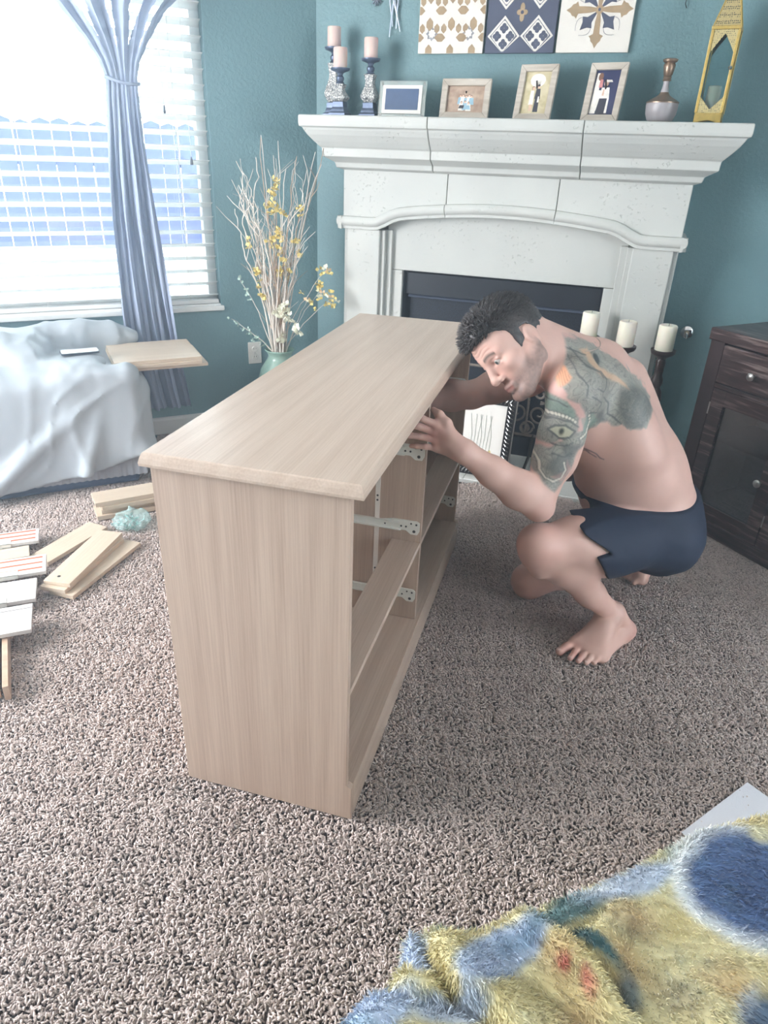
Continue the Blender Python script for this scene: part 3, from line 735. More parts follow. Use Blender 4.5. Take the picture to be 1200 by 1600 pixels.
# right arm, reaching into the dresser
B.ell(RS, (.066, .066, .066), None, .03)
B.chain([RS, lerp(RS, RE, .4), lerp(RS, RE, .75), RE], [.060, .058, .050, .042], .025)
B.ell(lerp(RS, RE, .5) + V3(0, 0, -.015), (.085, .042, .045), None, .03)
B.chain([RE, lerp(RE, RW, .3), lerp(RE, RW, .65), RW], [.042, .048, .040, .029], .02)
rk = RW + nrm(RW - RE) * .092; rdir = nrm(RW - RE); rv = V3(.0, .98, .05); rpn = nrm(np.cross(rdir, rv)); rpn = rpn if rpn[2] > 0 else -rpn
for i in range(4):
    k = rk + rv * (i - 1.5) * .021
    B.cone(lerp(RW, rk, .2) + rv * (i - 1.5) * .012, k, .0185, .0125, .012)
    d0 = nrm(rdir * .9 - rpn * .25); d1 = nrm(rdir * .6 - rpn * .8); d2 = nrm(rdir * .2 - rpn)
    q1 = k + d0 * .042; q2 = q1 + d1 * .028; q3 = q2 + d2 * .02
    B.chain([k, q1, q2, q3], [.0108, .0092, .0084, .0074], .004)
tb = lerp(RW, rk, .35) - rv * .026; B.chain([tb, tb + nrm(rdir - rv * .9) * .04, tb + nrm(rdir - rv * .7) * .072], [.015, .0115, .009], .01)
# legs
B.chain([LH, lerp(LH, LK, .35), lerp(LH, LK, .72), LK], [.094, .090, .074, .056], .03)
B.ell(lerp(LH, LK, .5) + V3(.0, -.012, -.02), (.13, .075, .080), np.stack([nrm(LK - LH), np.cross(V3(0, 0, 1), nrm(LK - LH)), V3(0, 0, 1)]), .04)
B.ell(LK + V3(-.014, -.006, .008), (.047, .047, .054), None, .03)
B.cone(LK + V3(-.008, -.004, -.045), LK + V3(.012, .004, -.085), .036, .030, .03)
B.chain([LK, lerp(LK, LA, .30), lerp(LK, LA, .68), LA], [.052, .052, .042, .0330], .03)
B.ell(lerp(LK, LA, .34) + V3(.022, .008, .024), (.105, .050, .052), np.stack([nrm(LA - LK), V3(0, 1, 0), np.cross(nrm(LA - LK), V3(0, 1, 0))]), .03)
LHe = V3(.852, 1.918, .030)
B.cone(LA + V3(.012, .004, .0), LHe, .032, .031, .03); B.cone(LHe, V3(.80, 1.89, .028), .031, .028, .02)
for (q, r) in (((.668, 1.842, .022), .021), ((.690, 1.822, .020), .0185), ((.708, 1.806, .0185), .0175), ((.726, 1.795, .017), .0165), ((.745, 1.792, .016), .0155)):
    B.cone(LA + V3(-.012, -.006, -.018), V3(*q), .030, r, .022); B.cone(LHe + V3(-.02, -.01, -.004), V3(*q), .027, r, .02)
B.ell(LA + V3(.004, -.033, -.008), (.013, .010, .014), None, .012); 
LTOE = []
for (q, e, r) in (((.662, 1.838, .024), (.612, 1.812, .013), .0138), ((.676, 1.818, .024), (.640, 1.783, .011), .0098), ((.696, 1.803, .022), (.663, 1.771, .0105), .0094), ((.716, 1.793, .020), (.686, 1.764, .010), .0090), ((.737, 1.789, .018), (.711, 1.766, .0098), .0088)):
    q, e = V3(*q), V3(*e); m = lerp(q, e, .55) + V3(0, 0, .006)
    B.chain([q, m, e], [r + .002, r, r], .006); LTOE.append((e, nrm(e - q), r))
B.chain([RHp, lerp(RHp, RK, .35), lerp(RHp, RK, .72), RK], [.094, .090, .074, .058], .03)
B.ell(RK + V3(-.012, 0, .0), (.052, .050, .056), None, .03)
B.chain([RK, lerp(RK, RA, .32), lerp(RK, RA, .7), RA], [.052, .054, .043, .033], .03)
B.cone(RA, V3(1.035, 2.282, .128), .032, .030, .03)
for i in range(5):
    q = V3(.998 + .004 * i, 2.318 - .018 * i, .026); B.cone(RA + V3(.03, .012, -.02), q, .026, .0165, .02); B.cone(V3(1.035, 2.282, .125), q, .028, .0165, .02)
    e = q + V3(-.040 + .003 * i, -.004, -.013); B.chain([q, q + V3(-.018, 0, .002), e], [.0135, .011, .0105 if i else .0125], .006)
# head
def hell(c, r, k, op='u', s=1): B.ell(hd(*c), HS * np.array(r), RH, k, op)
def hcone(a, b_, r1, r2, k, op='u'): B.cone(hd(*a), hd(*b_), r1 * HS, r2 * HS, k, op)
hell((-.010, 0, .030), (.100, .076, .090), .02)
hell((.040, 0, .040), (.050, .064, .058), .02); hell((.040, 0, -.030), (.046, .058, .060), .02); hell((.034, 0, -.075), (.046, .044, .044), .02)
for s in (1, -1):
    hcone((-.004, .058 * s, -.062), (.060, .026 * s, -.106), .020, .018, .02); hcone((-.006, .057 * s, -.01), (-.004, .056 * s, -.055), .016, .018, .02)
    hell((.052, .044 * s, -.022), (.024, .020, .017), .02)
    hcone((.086, .010 * s, .021), (.066, .046 * s, .020), .0105, .010, .012)
hell((.072, 0, -.107), (.021, .030, .017), .02)
for s in (1, -1): hell((.091, .0315 * s, .000), (.0165, .0175, .0105), .010, 'c')
for s in (1, -1):
    hell((.0690, .0315 * s, .000), (.0120, .0140, .0125), .002)
    hcone((.0815, .018 * s, .0085), (.0775, .045 * s, .0065), .0046, .0040, .005); hcone((.080, .019 * s, -.0095), (.0755, .044 * s, -.0085), .0038, .0036, .005)
hcone((.087, 0, .016), (.1035, 0, -.034), .0085, .0105, .012); hell((.1035, 0, -.037), (.0120, .0130, .0110), .008)
for s in (1, -1): hell((.093, .0140 * s, -.040), (.0105, .0075, .0080), .006); hell((.096, .0085 * s, -.0485), (.004, .0035, .003), .003, 'c')
hcone((.082, -.021, -.071), (.089, 0, -.0690), .0060, .0072, .008); hcone((.082, .021, -.071), (.089, 0, -.0690), .0060, .0072, .008)
hcone((.082, -.018, -.080), (.086, 0, -.081), .0062, .0074, .008); hcone((.082, .018, -.080), (.086, 0, -.081), .0062, .0074, .008)
hcone((.088, -.024, -.0750), (.096, 0, -.0748), .0014, .0016, .004, 'c'); hcone((.088, .024, -.0750), (.099, 0, -.0748), .0014, .0016, .004, 'c')
for s in (1, -1):
    hell((-.020, .0785 * s, -.010), (.019, .0085, .032), .006); hell((-.017, .0885 * s, -.008), (.0125, .0080, .0215), .004, 'c'); hell((-.014, .079 * s, -.034), (.009, .006, .010), .004)
    hcone((-.006, .080 * s, -.020), (-.003, .079 * s, -.008), .0042, .0042, .004)
V, F = B.mesh(); V = relax(V, F, 1, 0.5)
BN = normals(V, F)
# --- paint: skin tones, flush, stubble, brows, lips, ink
def loc_head(P): q = (P - HC) / HS; return q @ hF, q @ hL, q @ hU
skin = hex3(206, 168, 156); col = np.tile(skin, (len(V), 1))
n1 = fbm(V, 9)[:, None]; n2 = fbm(V, 45)[:, None]
col = col * (0.90 + 0.20 * n1) * (0.95 + 0.10 * n2)
def blend(mask, c):
    global col
    m = np.clip(mask, 0, 1)[:, None]; col = col * (1 - m) + np.asarray(c) * m
def near(c, r, soft=0.6): return np.clip((r - np.linalg.norm(V - np.asarray(c), axis=1)) / (r * soft), 0, 1)
red = hex3(196, 138, 128)
for c, r in ((LK, .085), (RK, .09), (LE, .06), (KN, .05), (LHe, .06), (V3(.64, 1.79, .012), .06)): blend(near(c, r) * .55, red)
f_, l_, u_ = loc_head(V); inh = (np.abs(f_) < .14) & (np.abs(l_) < .095) & (u_ > -.14) & (u_ < .14) & ((u_ > -.085) | (f_ > .005 - (u_ + .085) * .9)) & (f_ > -.06)
blend(inh * .25 * np.clip((.02 - np.abs(f_ - .08)) / .02, 0, 1), red)
sn = fbm(V, 160, 2)
stub = inh * np.clip((-.038 - u_ + .45 * np.clip(.035 - f_, -.02, .06)) / .025, 0, 1) * np.clip((.106 - f_) / .02, 0, 1) * (f_ > -.02)
blend(stub * (.70 + .4 * (sn - .5)), hex3(112, 98, 94))
blend(inh * ((f_ > .07) & (np.abs(l_) < .022)) * np.clip(1 - np.abs(u_ + .0755) / .011, 0, 1) * .7, hex3(178, 112, 108))
bd = np.abs(u_ - (.0225 + .004 * np.sin((np.abs(l_) - .012) / .035 * PI)))
blend(inh * (f_ > .045) * (np.abs(l_) > .011) * (np.abs(l_) < .050) * np.clip(1 - bd / .0080, 0, 1) * 1.0, hex3(88, 74, 68))
blend(inh * (f_ > .06) * np.clip(1 - np.hypot((np.abs(l_) - .0315) / .019, (u_ - .001) / .009), 0, 1) * .5, hex3(150, 110, 104))
# forehead creases: slight furrows of a raised brow
cre = inh * (f_ > .05) * (np.abs(l_) < .045) * (u_ > .032) * (u_ < .07) * np.clip(np.sin((u_ + .004 * np.cos(l_ * 90)) * 2 * PI / .0105), 0, 1) ** 2
V = V - BN * (cre * .0012)[:, None]
# tattoo on the left arm, shoulder and shoulder blade; laid out in the side plane (x, z) of the arm and back
def _poly(pts, X, Z):
    ins = np.zeros(len(X), bool); d = np.full(len(X), 9.0); n = len(pts)
    for i in range(n):
        (x1, z1), (x2, z2) = pts[i], pts[(i + 1) % n]
        c = ((z1 > Z) != (z2 > Z)) & (X < (x2 - x1) * (Z - z1) / (z2 - z1 + 1e-12) + x1); ins ^= c
        ex, ez = x2 - x1, z2 - z1; t = np.clip(((X - x1) * ex + (Z - z1) * ez) / (ex * ex + ez * ez + 1e-12), 0, 1)
        d = np.minimum(d, np.hypot(X - x1 - ex * t, Z - z1 - ez * t))
    return np.where(ins, d, -d)
def _line(pts, X, Z):
    d = np.full(len(X), 9.0)
    for (x1, z1), (x2, z2) in zip(pts[:-1], pts[1:]):
        ex, ez = x2 - x1, z2 - z1; t = np.clip(((X - x1) * ex + (Z - z1) * ez) / (ex * ex + ez * ez + 1e-12), 0, 1)
        d = np.minimum(d, np.hypot(X - x1 - ex * t, Z - z1 - ez * t))
    return d
#@@INK0
IX, IZ = V[:, 0] + (fbm(V, 30, 2) - .5) * .010, V[:, 2] + (fbm(V + 3, 30, 2) - .5) * .010
wob = (fbm(V, 40, 2) - .5) * .012
side = np.clip((.45 - BN[:, 1]) / .3, 0, 1) * (V[:, 1] < 2.10) * np.clip((np.linalg.norm(V - hd(.0, 0, -.02), axis=1) - .125) / .01, 0, 1)
RG = [(.418, .985), (.462, 1.0), (.51, .992), (.554, .977), (.612, .952), (.701, .897), (.768, .847), (.811, .8), (.766, .786), (.751, .752), (.707, .752), (.681, .767), (.659, .759), (.636, .776), (.613, .765), (.593, .756), (.573, .728), (.544, .721), (.534, .673), (.515, .636), (.492, .606), (.473, .619), (.457, .634), (.43, .665), (.405, .687), (.40, .717), (.405, .753), (.403, .803), (.410, .833), (.425, .855), (.44, .899), (.43, .942)]
ragged = (fbm(V * np.array([1, 1, .25]), 95, 2) - .5) * .02 * np.clip((IX - .55) / .06, 0, 1)
sd = _poly(RG, IX, IZ) + wob * .6 + ragged
ink = np.clip(sd / .007 + .5, 0, 1) * side
W1 = V + (fbm(V, 22, 2)[:, None] - .5) * .05
sw = fbm(W1, 26, 3); sw2 = fbm(W1 + 5, 55, 2)
base = hex3(126, 132, 126) * (.72 + .62 * sw2)[:, None]
blend(ink * .86, base)
line = lambda f, k, w: np.clip(1 - np.abs(((f * k) % 1) - .5) / w, 0, 1)
blend(ink * line(sw, 9, .13) * .55, hex3(62, 66, 68)); blend(ink * line(sw + .03, 9, .10) * .35, hex3(186, 180, 168))
def area(pts, c, a, soft=.006): blend(np.clip((_poly(pts, IX, IZ) + wob * .4) / soft + .5, 0, 1) * side * np.clip(ink * 2 + (a < 0), 0, 1) * abs(a), c)
def stroke(pts, c, w, a): blend(np.clip((w - _line(pts, IX, IZ) + wob * .1) / (w * .5), 0, 1) * side * a, c)
pink, orange, peach, teal, dk, lt = hex3(206, 160, 152), hex3(222, 160, 124), hex3(206, 166, 134), hex3(112, 142, 132), hex3(74, 78, 80), hex3(206, 200, 188)
for p in ([(.443, .889), (.479, .893), (.499, .869), (.493, .854), (.456, .859)], [(.495, .859), (.53, .846), (.556, .806), (.553, .772), (.536, .769), (.536, .807), (.511, .837)], [(.408, .722), (.459, .736), (.498, .747), (.497, .756), (.47, .731), (.436, .716), (.41, .710)], [(.441, 1.01), (.498, 1.002), (.544, .976), (.48, .991)], [(.475, .652), (.511, .664), (.516, .696), (.532, .673), (.509, .636)]): area(p, pink, .8)
area([(.463, .936), (.484, .938), (.505, .911), (.489, .891), (.475, .881), (.466, .908)], orange, .9); area([(.543, .957), (.572, .957), (.591, .924), (.624, .909), (.67, .881), (.698, .855), (.668, .867), (.623, .893), (.579, .917)], peach, .75)
for p in ([(.415, .824), (.443, .856), (.498, .85), (.523, .827), (.523, .802), (.487, .819), (.453, .811)], [(.541, .806), (.576, .816), (.612, .781), (.593, .756), (.561, .749)]): area(p, teal, .55)
for p in ([(.665, .85), (.708, .86), (.789, .818), (.759, .786), (.741, .756), (.699, .758), (.663, .797)], [(.46, .675), (.481, .704), (.517, .715), (.535, .688), (.515, .649), (.49, .645)], [(.492, .741), (.553, .733), (.543, .721), (.53, .697), (.505, .714)], [(.594, .812), (.621, .806), (.636, .776), (.612, .769)]): area(p, dk, .62, .012)
blend(ink * line(sw2 + sw, 7, .10) * .30 * (IX > .56), hex3(168, 168, 160))
EYE = [(.46, .768), (.475, .783), (.499, .79), (.53, .771), (.517, .756), (.49, .753), (.46, .768)]
area(EYE, hex3(176, 172, 150), .85, .004); stroke(EYE, dk, .0035, .85)
blend(np.clip(1 - np.hypot((IX - .493) / .010, (IZ - .771) / .014), 0, 1) * 1.6 * side, hex3(60, 62, 60))
stroke([(.452, .79), (.478, .803), (.508, .801), (.537, .782)], dk, .003, .7)
for pts, nb in (([(.461, .807), (.481, .813), (.504, .811), (.527, .797)], 9), ([(.562, .819), (.572, .789), (.567, .765), (.55, .752)], 10)):
    stroke(pts, hex3(96, 98, 96), .0085, .6)
    L_ = np.linspace(0, len(pts) - 1.001, nb)
    for s_ in L_:
        i = int(s_); q = (pts[i][0] + (pts[i + 1][0] - pts[i][0]) * (s_ - i), pts[i][1] + (pts[i + 1][1] - pts[i][1]) * (s_ - i))
        blend(np.clip((.0046 - np.hypot(IX - q[0], IZ - q[1])) / .0018, 0, 1) * side, lt)
lp = [(.428, .689), (.437, .699), (.446, .688), (.447, .669), (.462, .647), (.484, .637), (.504, .645), (.514, .668), (.507, .69)]
stroke(lp, dk, .0065, .6); stroke(lp, lt, .0036, .85)
for p in ([(.517, .961), (.547, .931), (.588, .916), (.619, .89), (.614, .868), (.577, .881)], [(.507, .946), (.523, .911), (.548, .89), (.546, .865)], [(.608, .852), (.636, .824), (.637, .794), (.679, .772)], [(.447, .97), (.472, .975), (.515, .958), (.56, .944)], [(.563, .861), (.599, .842), (.594, .812), (.56, .819)], [(.469, .74), (.502, .732), (.526, .742)], [(.476, .713), (.506, .705), (.527, .713)], [(.455, .842), (.476, .845), (.5, .838)]): stroke(p, dk, .0028, .75)
for k in range(5): stroke([(.482 + .0045 * k, .884 + .006 * k), (.470 + .007 * k, .930 - .004 * k)], hex3(150, 100, 82), .0012, .6)
blend(np.clip((.012 - np.hypot(IX - .596, IZ - .934)) / .004, 0, 1) * side, dk)
for p in ([(.559, .694), (.573, .684), (.584, .688), (.598, .677)], [(.569, .696), (.593, .688), (.613, .681), (.624, .669), (.636, .665)], [(.602, .675), (.613, .67)]): stroke([(x + .02, z - .012) for x, z in p], hex3(92, 84, 92), .0030, .75)
#@@INK1
ML = NT('skin')
va = ML.n('ShaderNodeVertexColor'); va.layer_name = 'tone'
fine = ML.noise(ML.coord(), 260, 3); ML.bump(fine, 0.06, 0.001)
M['skin'] = ML.set(va.outputs[0], 0.52, 0, Subsurface_Weight=0.06)
M['skin'].node_tree.nodes['Principled BSDF'].inputs['Subsurface Radius'].default_value = (0.012, 0.005, 0.003)
man = npmesh('person', V, F, M['skin'], colors={'tone': col})
tag(man, 'shirtless tattooed man in dark navy shorts kneeling at the open dresser', 'person')
# eyes
em = [simple('eye_white', srgb(186, 178, 174), 0.25, var=0.01), simple('iris', srgb(86, 94, 92), 0.15, var=0.2, scale=300), simple('pupil', srgb(14, 12, 12), 0.1)]
gz_ = nrm(hF * .95 + hL * .16 - hU * .12)
for s in (1, -1):
    b = MB(); c = Vector(hd(.0728, .0315 * s, 0)); r = .0126 * HS
    prof = [(math.sin(a) * r, -math.cos(a) * r) for a in np.linspace(0.001, PI - .42, 14)] + [(math.sin(a) * r, -math.cos(a) * r) for a in (PI - .40, PI - .19, PI - .18, PI - .001)]
    n = 20; b.lathe(prof, n=n, cap=False)
    for i in range(len(b.f)): j = i // n; b.m[i] = 0 if j < 13 else (1 if j < 15 else 2)
    b.build('eye', em, man, smooth='all', loc=c, rot=Vector(gz_).to_track_quat('Z', 'Y').to_euler())
# hair: a short cap with a brushed-up front
hx = lambda c, r: None
c0 = hd(0, 0, .05); HB = Field(np.arange(c0[0] - .16, c0[0] + .16, .0032), np.arange(c0[1] - .16, c0[1] + .16, .0032), np.arange(c0[2] - .16, c0[2] + .16, .0032))
def hh(c, r, k): HB.ell(hd(*c), HS * np.array(r), RH, k)
hh((-.014, 0, .032), (.106, .0815, .098), .02); hh((-.062, 0, -.045), (.040, .056, .05), .03); hh((.046, 0, .084), (.046, .058, .030), .03); hh((.070, 0, .082), (.020, .046, .018), .025); hh((.0, 0, .09), (.08, .06, .045), .03)
X, Y, Z = np.meshgrid(HB.x, HB.y, HB.z, indexing='ij'); q = (np.stack([X.ravel(), Y.ravel(), Z.ravel()], 1) - HC) / HS
f0, l0, u0 = q @ hF, np.abs(q @ hL), q @ hU
hl = np.interp(f0, [-.14, -.085, -.050, -.034, -.030, -.004, .002, .020, .024, .050, .066, .080, .12], [-.088, -.086, -.062, -.022, .024, .028, -.024, -.022, .042, .064, .073, .076, .078])
hl = np.where(l0 < .045, np.where(f0 > 0, np.maximum(hl, np.interp(l0, [0, .045], [.076, .070])), hl), hl)
HB.D = np.maximum(HB.D, ((hl - u0) * .8).reshape(HB.D.shape)).astype(np.float32)
hV, hFc = HB.mesh(); hV = relax(hV, hFc, 1); hN = normals(hV, hFc)
hV = hV + hN * ((fbm(hV, 90, 3) - .5) * .005)[:, None]
def _hair():
    t = NT('short_dark_hair'); f = t.noise(t.coord(), 220, 3)
    return t.set(t.ramp(f, [(0.3, srgb(34, 31, 32)), (0.75, srgb(84, 78, 78))]), 0.42)
M['hair'] = _hair()
hair = npmesh('hair', hV, hFc, M['hair'], man)
# strands over the cap
f0, l0, u0 = loc_head(hV); top = np.clip((u0 - .03) / .05, 0, 1); hs = RNG.choice(len(hV), 5200, p=(0.12 + top) / (0.12 + top).sum())
SV = []; SF = []
for i in hs:
    p = hV[i]; n = hN[i]; t_ = top[i]; fr = np.clip((f0[i] + .01) / .08, 0, 1)
    d = nrm(n * (.55 + .25 * fr) + hU * .25 * fr + hF * .25 * fr - hF * (.75 * (1 - fr)) - hU * .8 * (1 - t_) + hL * .25 * math.sin(p @ hL * 260) + RNG.normal(0, .09, 3)); L_ = (.0035 + .0130 * t_) * RNG.uniform(.7, 1.25)
    sd = nrm(np.cross(d, RNG.normal(0, 1, 3))) * .0013; sd2 = nrm(np.cross(d, sd)) * .0013
    b0 = p - n * .002; mid = b0 + d * L_ * .55; tip = b0 + nrm(d + V3(0, 0, -.12)) * L_; o = len(SV)
    SV += [b0 + sd, b0 - sd * .5 + sd2, b0 - sd * .5 - sd2, mid + sd * .8, mid - sd * .4 + sd2 * .8, mid - sd * .4 - sd2 * .8, tip]
    SF += [(o, o + 1, o + 4, o + 3), (o + 1, o + 2, o + 5, o + 4), (o + 2, o, o + 3, o + 5), (o + 3, o + 4, o + 6, o + 6), (o + 4, o + 5, o + 6, o + 6), (o + 5, o + 3, o + 6, o + 6)]
me = bpy.data.meshes.new('hair_strands'); me.from_pydata([tuple(v) for v in SV], [], [tuple(dict.fromkeys(f)) for f in SF]); me.materials.append(M['hair']); me.polygons.foreach_set('use_smooth', [True] * len(me.polygons))
o = link('hair_strands', me, man); o['kind'] = 'stuff'
# shorts: the same thighs and seat, a cloth thickness larger, cut at waist and hems
SH = Field(axis((.52, 1.18, .005)), axis((1.74, 2.36, .005)), axis((.02, .66, .005)))
g_ = .010
SH.ell(torso(.10, .03), (.160, .135, .12), RT, .05); SH.ell(torso(.01, .012), (.172 + g_, .138 + g_, .13), RT, .05); SH.ell(torso(.17, -.035), (.135 + .007, .118 + .007, .177), RT, .06); SH.ell(torso(.19, .03), (.160 + .006, .148 + .006, .176), RT, .05)
SH.ell(V3(.938, 1.975, .352), (.100 + g_, .108 + g_, .107 + g_), None, .06); SH.ell(V3(.950, 2.130, .352), (.100 + g_, .108 + g_, .107 + g_), None, .06)
SH.ell(V3(.90, 2.05, .29), (.10, .12, .07), None, .05)
for (a, k, sg) in ((LH, LK, 1), (RHp, RK, -1)):
    SH.chain([a, lerp(a, k, .35), lerp(a, k, .8)], [.094 + g_, .093 + g_, .085 + g_], .03)
    if sg > 0: SH.ell(lerp(a, k, .5) + V3(.0, -.012, -.022), (.15, .075 + g_ + .003, .080 + g_ + .003), np.stack([nrm(k - a), np.cross(V3(0, 0, 1), nrm(k - a)), V3(0, 0, 1)]), .04)
X, Y, Z = np.meshgrid(SH.x, SH.y, SH.z, indexing='ij'); Q = np.stack([X.ravel(), Y.ravel(), Z.ravel()], 1)
def half(Q, p, n): return (Q - p) @ nrm(n)
wl = half(Q, V3(.80, 1.95, .487), V3(-.035, -.05, 1)) + .008 * np.sin(Q[:, 0] * 14 + 1.0)        # waist
lt = half(Q, V3(.655, 1.90, .375), V3(-.84, -.06, -.55))                                # left hem
vent = np.clip(1 - np.abs(Q[:, 2] - .405 + .35 * (Q[:, 0] - .69)) / .026, 0, 1)           # short side vent in the hem
lt = lt + .045 * np.where(Q[:, 1] < 1.90, vent, 0)
lt = np.where(Q[:, 1] < 2.045, lt, -1.0)
rt = np.where(Q[:, 1] >= 2.045, half(Q, lerp(RHp, RK, .60), nrm(RK - RHp)), -1.0)
cut = np.maximum(wl, np.maximum(lt, rt)).reshape(SH.D.shape)
wr = (fbm(Q * np.array([1, 1, 1]), 14, 3).reshape(SH.D.shape) - .5) * .012
SH.D = np.maximum(SH.D + wr, cut).astype(np.float32)
sV, sF = SH.mesh(); sV = relax(sV, sF, 2)
def _cloth():
    t = NT('navy_shorts'); co = t.coord(); f = t.noise(co, 9, 4); w = t.noise(co, 700, 2)
    t.bump(w, 0.12, 0.001); return t.set(t.ramp(f, [(0.3, srgb(17, 29, 52)), (0.7, srgb(24, 38, 62))]), 0.75)
M['shorts'] = _cloth()
npmesh('shorts', sV, sF, M['shorts'], man)
# thin cord round the neck
pts = []
for a in np.linspace(0, 2 * PI, 40):
    c = lerp(NB, HC, .16); pts.append(c + nrm(V3(-.262, -.965, 0)) * math.cos(a) * .085 + V3(-.965, .262, 0) * math.sin(a) * .095 + V3(0, 0, 1) * (-.02 - .075 * math.sin(a)))
# shrink the ring onto the skin
kd = V; cord = []
for p in pts:
    i = np.argmin(((kd - p) ** 2).sum(1)); cord.append(V[i] + BN[i] * .0012)
cord = np.array(cord); cord = (cord + np.roll(cord, 1, 0) + np.roll(cord, -1, 0)) / 3
MB().tube([tuple(p) for p in cord] + [tuple(cord[0])], 0.0014, 5).build('necklace', simple('cord', srgb(178, 160, 150), 0.6), man, smooth=True)
# toe nails
nm = simple('nail', srgb(206, 172, 164), 0.3, var=0.02)
for e, d, r in LTOE:
    up = V3(0, 0, 1); sd = nrm(np.cross(d, up)); n_ = nrm(np.cross(sd, d)); c = e + n_ * r * .86 + d * r * .15
    MB().ball((0, 0, 0), 1.0, 8, 0, (r * .62, r * .55, r * .16)).build('nail', nm, man, smooth='all', loc=c, rot=Matrix((d, sd, n_)).transposed().to_euler())
# ================================================================ sofa under a dust sheet
sofa = thing('sofa', 'sofa hidden under a white dust sheet, in front of the window', 'sofa', C, A_WIN)
sb = MB(); sb.box((1.12, 0.14, 0.0), (2.72, 0.60, 0.30)); sb.build('sofa_base', simple('sofa_dark_fabric', srgb(74, 88, 118), 0.9, var=0.1, scale=40), sofa, bevel=0.02)
NS = 60; V = []; F = []
for i in range(NS + 1):
    u = 1.085 + 0.62 * i / NS; y = 0.612 + 0.006 * math.sin(i * 2.1) + 0.003
    V += [(u, y, 0.045), (u, y - 0.012, 0.20)]
for i in range(NS): F.append((2 * i, 2 * i + 2, 2 * i + 3, 2 * i + 1))
npmesh('pleated_skirt', V, F, simple('sofa_skirt', srgb(176, 180, 190), 0.9, var=0.05), sofa)
K_ = Field(np.arange(.93, 2.82, .011), np.arange(.01, .80, .010), np.arange(0.0, .86, .010))
def rb(u0, u1, e0, e1, z0, z1, r, k): K_.rbox(((u0 + u1) / 2, (e0 + e1) / 2, (z0 + z1) / 2), ((u1 - u0) / 2, (e1 - e0) / 2, (z1 - z0) / 2), r, None, k)
rb(1.265, 2.75, .125, .640, -.05, .560, .10, 0); rb(1.075, 1.42, .545, .640, -.05, .560, .045, .03); rb(1.03, 1.36, .125, .60, -.05, .494, .05, .02)
K_.ell((1.30, .165, .575), (.29, .060, .095), None, .04); K_.ell((1.62, .30, .59), (.22, .18, .085), None, .05); K_.ell((1.52, .43, .575), (.09, .09, .055), None, .03)
K_.ell((2.0, .25, .60), (.4, .2, .12), None, .05); K_.ell((1.33, .49, .550), (.14, .09, .028), None, .03)
X, Y, Z = np.meshgrid(K_.x, K_.y, K_.z, indexing='ij')
K_.cone((1.06, .62, .14), (1.02, .62, .06), .035, .05, .08); K_.cone((1.30, .62, .42), (1.75, .66, .06), .012, .030, .04); K_.cone((1.22, .60, .46), (1.36, .665, .07), .010, .022, .035); K_.cone((1.12, .54, .48), (1.10, .64, .10), .010, .020, .035)
Q = np.stack([X.ravel(), Y.ravel(), Z.ravel()], 1)
w_ = Q[:, 0] * 1.0 + Q[:, 2] * .75 + (fbm(Q, 3.0, 2) - .5) * .5
rid = 1 - np.abs(np.sin(w_ * 15)); rid2 = 1 - np.abs(2 * fbm(Q * np.array([1.2, 1, .7]), 7, 3) - 1)
top_ = np.clip((Q[:, 2] - .45) / .15, 0, 1)
disp = (rid ** 3 * .008 * (1 - top_) + rid2 ** 4 * (.003 + .011 * top_)).reshape(K_.D.shape)
hem = .035 + .13 * np.clip((1.62 - X) / .55, 0, 1) ** 1.2 + .012 * np.sin(X * 9)
K_.D = np.maximum(K_.D - disp, np.maximum(hem - Z, .012 - Y)).astype(np.float32)
V, F = K_.mesh(); V = relax(V, F, 2)
def _sheet():
    t = NT('dust_sheet'); co = t.coord(); f = t.noise(co, 14, 5, 0.6, 0.6); g = t.noise(co, 60, 3)
    t.bump(t.mix(0.4, f, g), 0.10, 0.010)
    tl = t.n('ShaderNodeBsdfTranslucent'); tl.inputs[0].default_value = srgb(226, 232, 236)
    m = t.n('ShaderNodeMixShader'); m.inputs[0].default_value = 0.22
    t.set(srgb(190, 199, 208), 0.42); t.l(t.p.outputs[0], m.inputs[1]); t.l(tl.outputs[0], m.inputs[2]); t.l(m.outputs[0], t.out.inputs[0]); return t.mat
npmesh('dust_sheet', V, F, _sheet(), sofa)
# phone lying on the sheet
ph = thing('phone', 'dark-edged smartphone lying on the dust sheet, its screen painted pale as a reflection', 'phone', ww(1.290, .452, .592), A_WIN + 0.05)
def rrect(w, h, r, n=6):
    return [(sx * (w / 2 - r) + r * math.cos(a), sy * (h / 2 - r) + r * math.sin(a)) for sx, sy, a0 in ((1, 1, 0), (-1, 1, PI / 2), (-1, -1, PI), (1, -1, 3 * PI / 2)) for a in [a0 + PI / 2 * i / n for i in range(n + 1)]]
MB().prism(rrect(.158, .076, .012), -.004, .005).build('phone_body', simple('phone_case', srgb(40, 52, 66), 0.4), ph)
MB().prism(rrect(.152, .070, .010), .005, .0056).build('pale_screen', simple('screen_reflection', srgb(214, 218, 224), 0.15), ph)  # screen coloured pale to imitate the window reflected in it

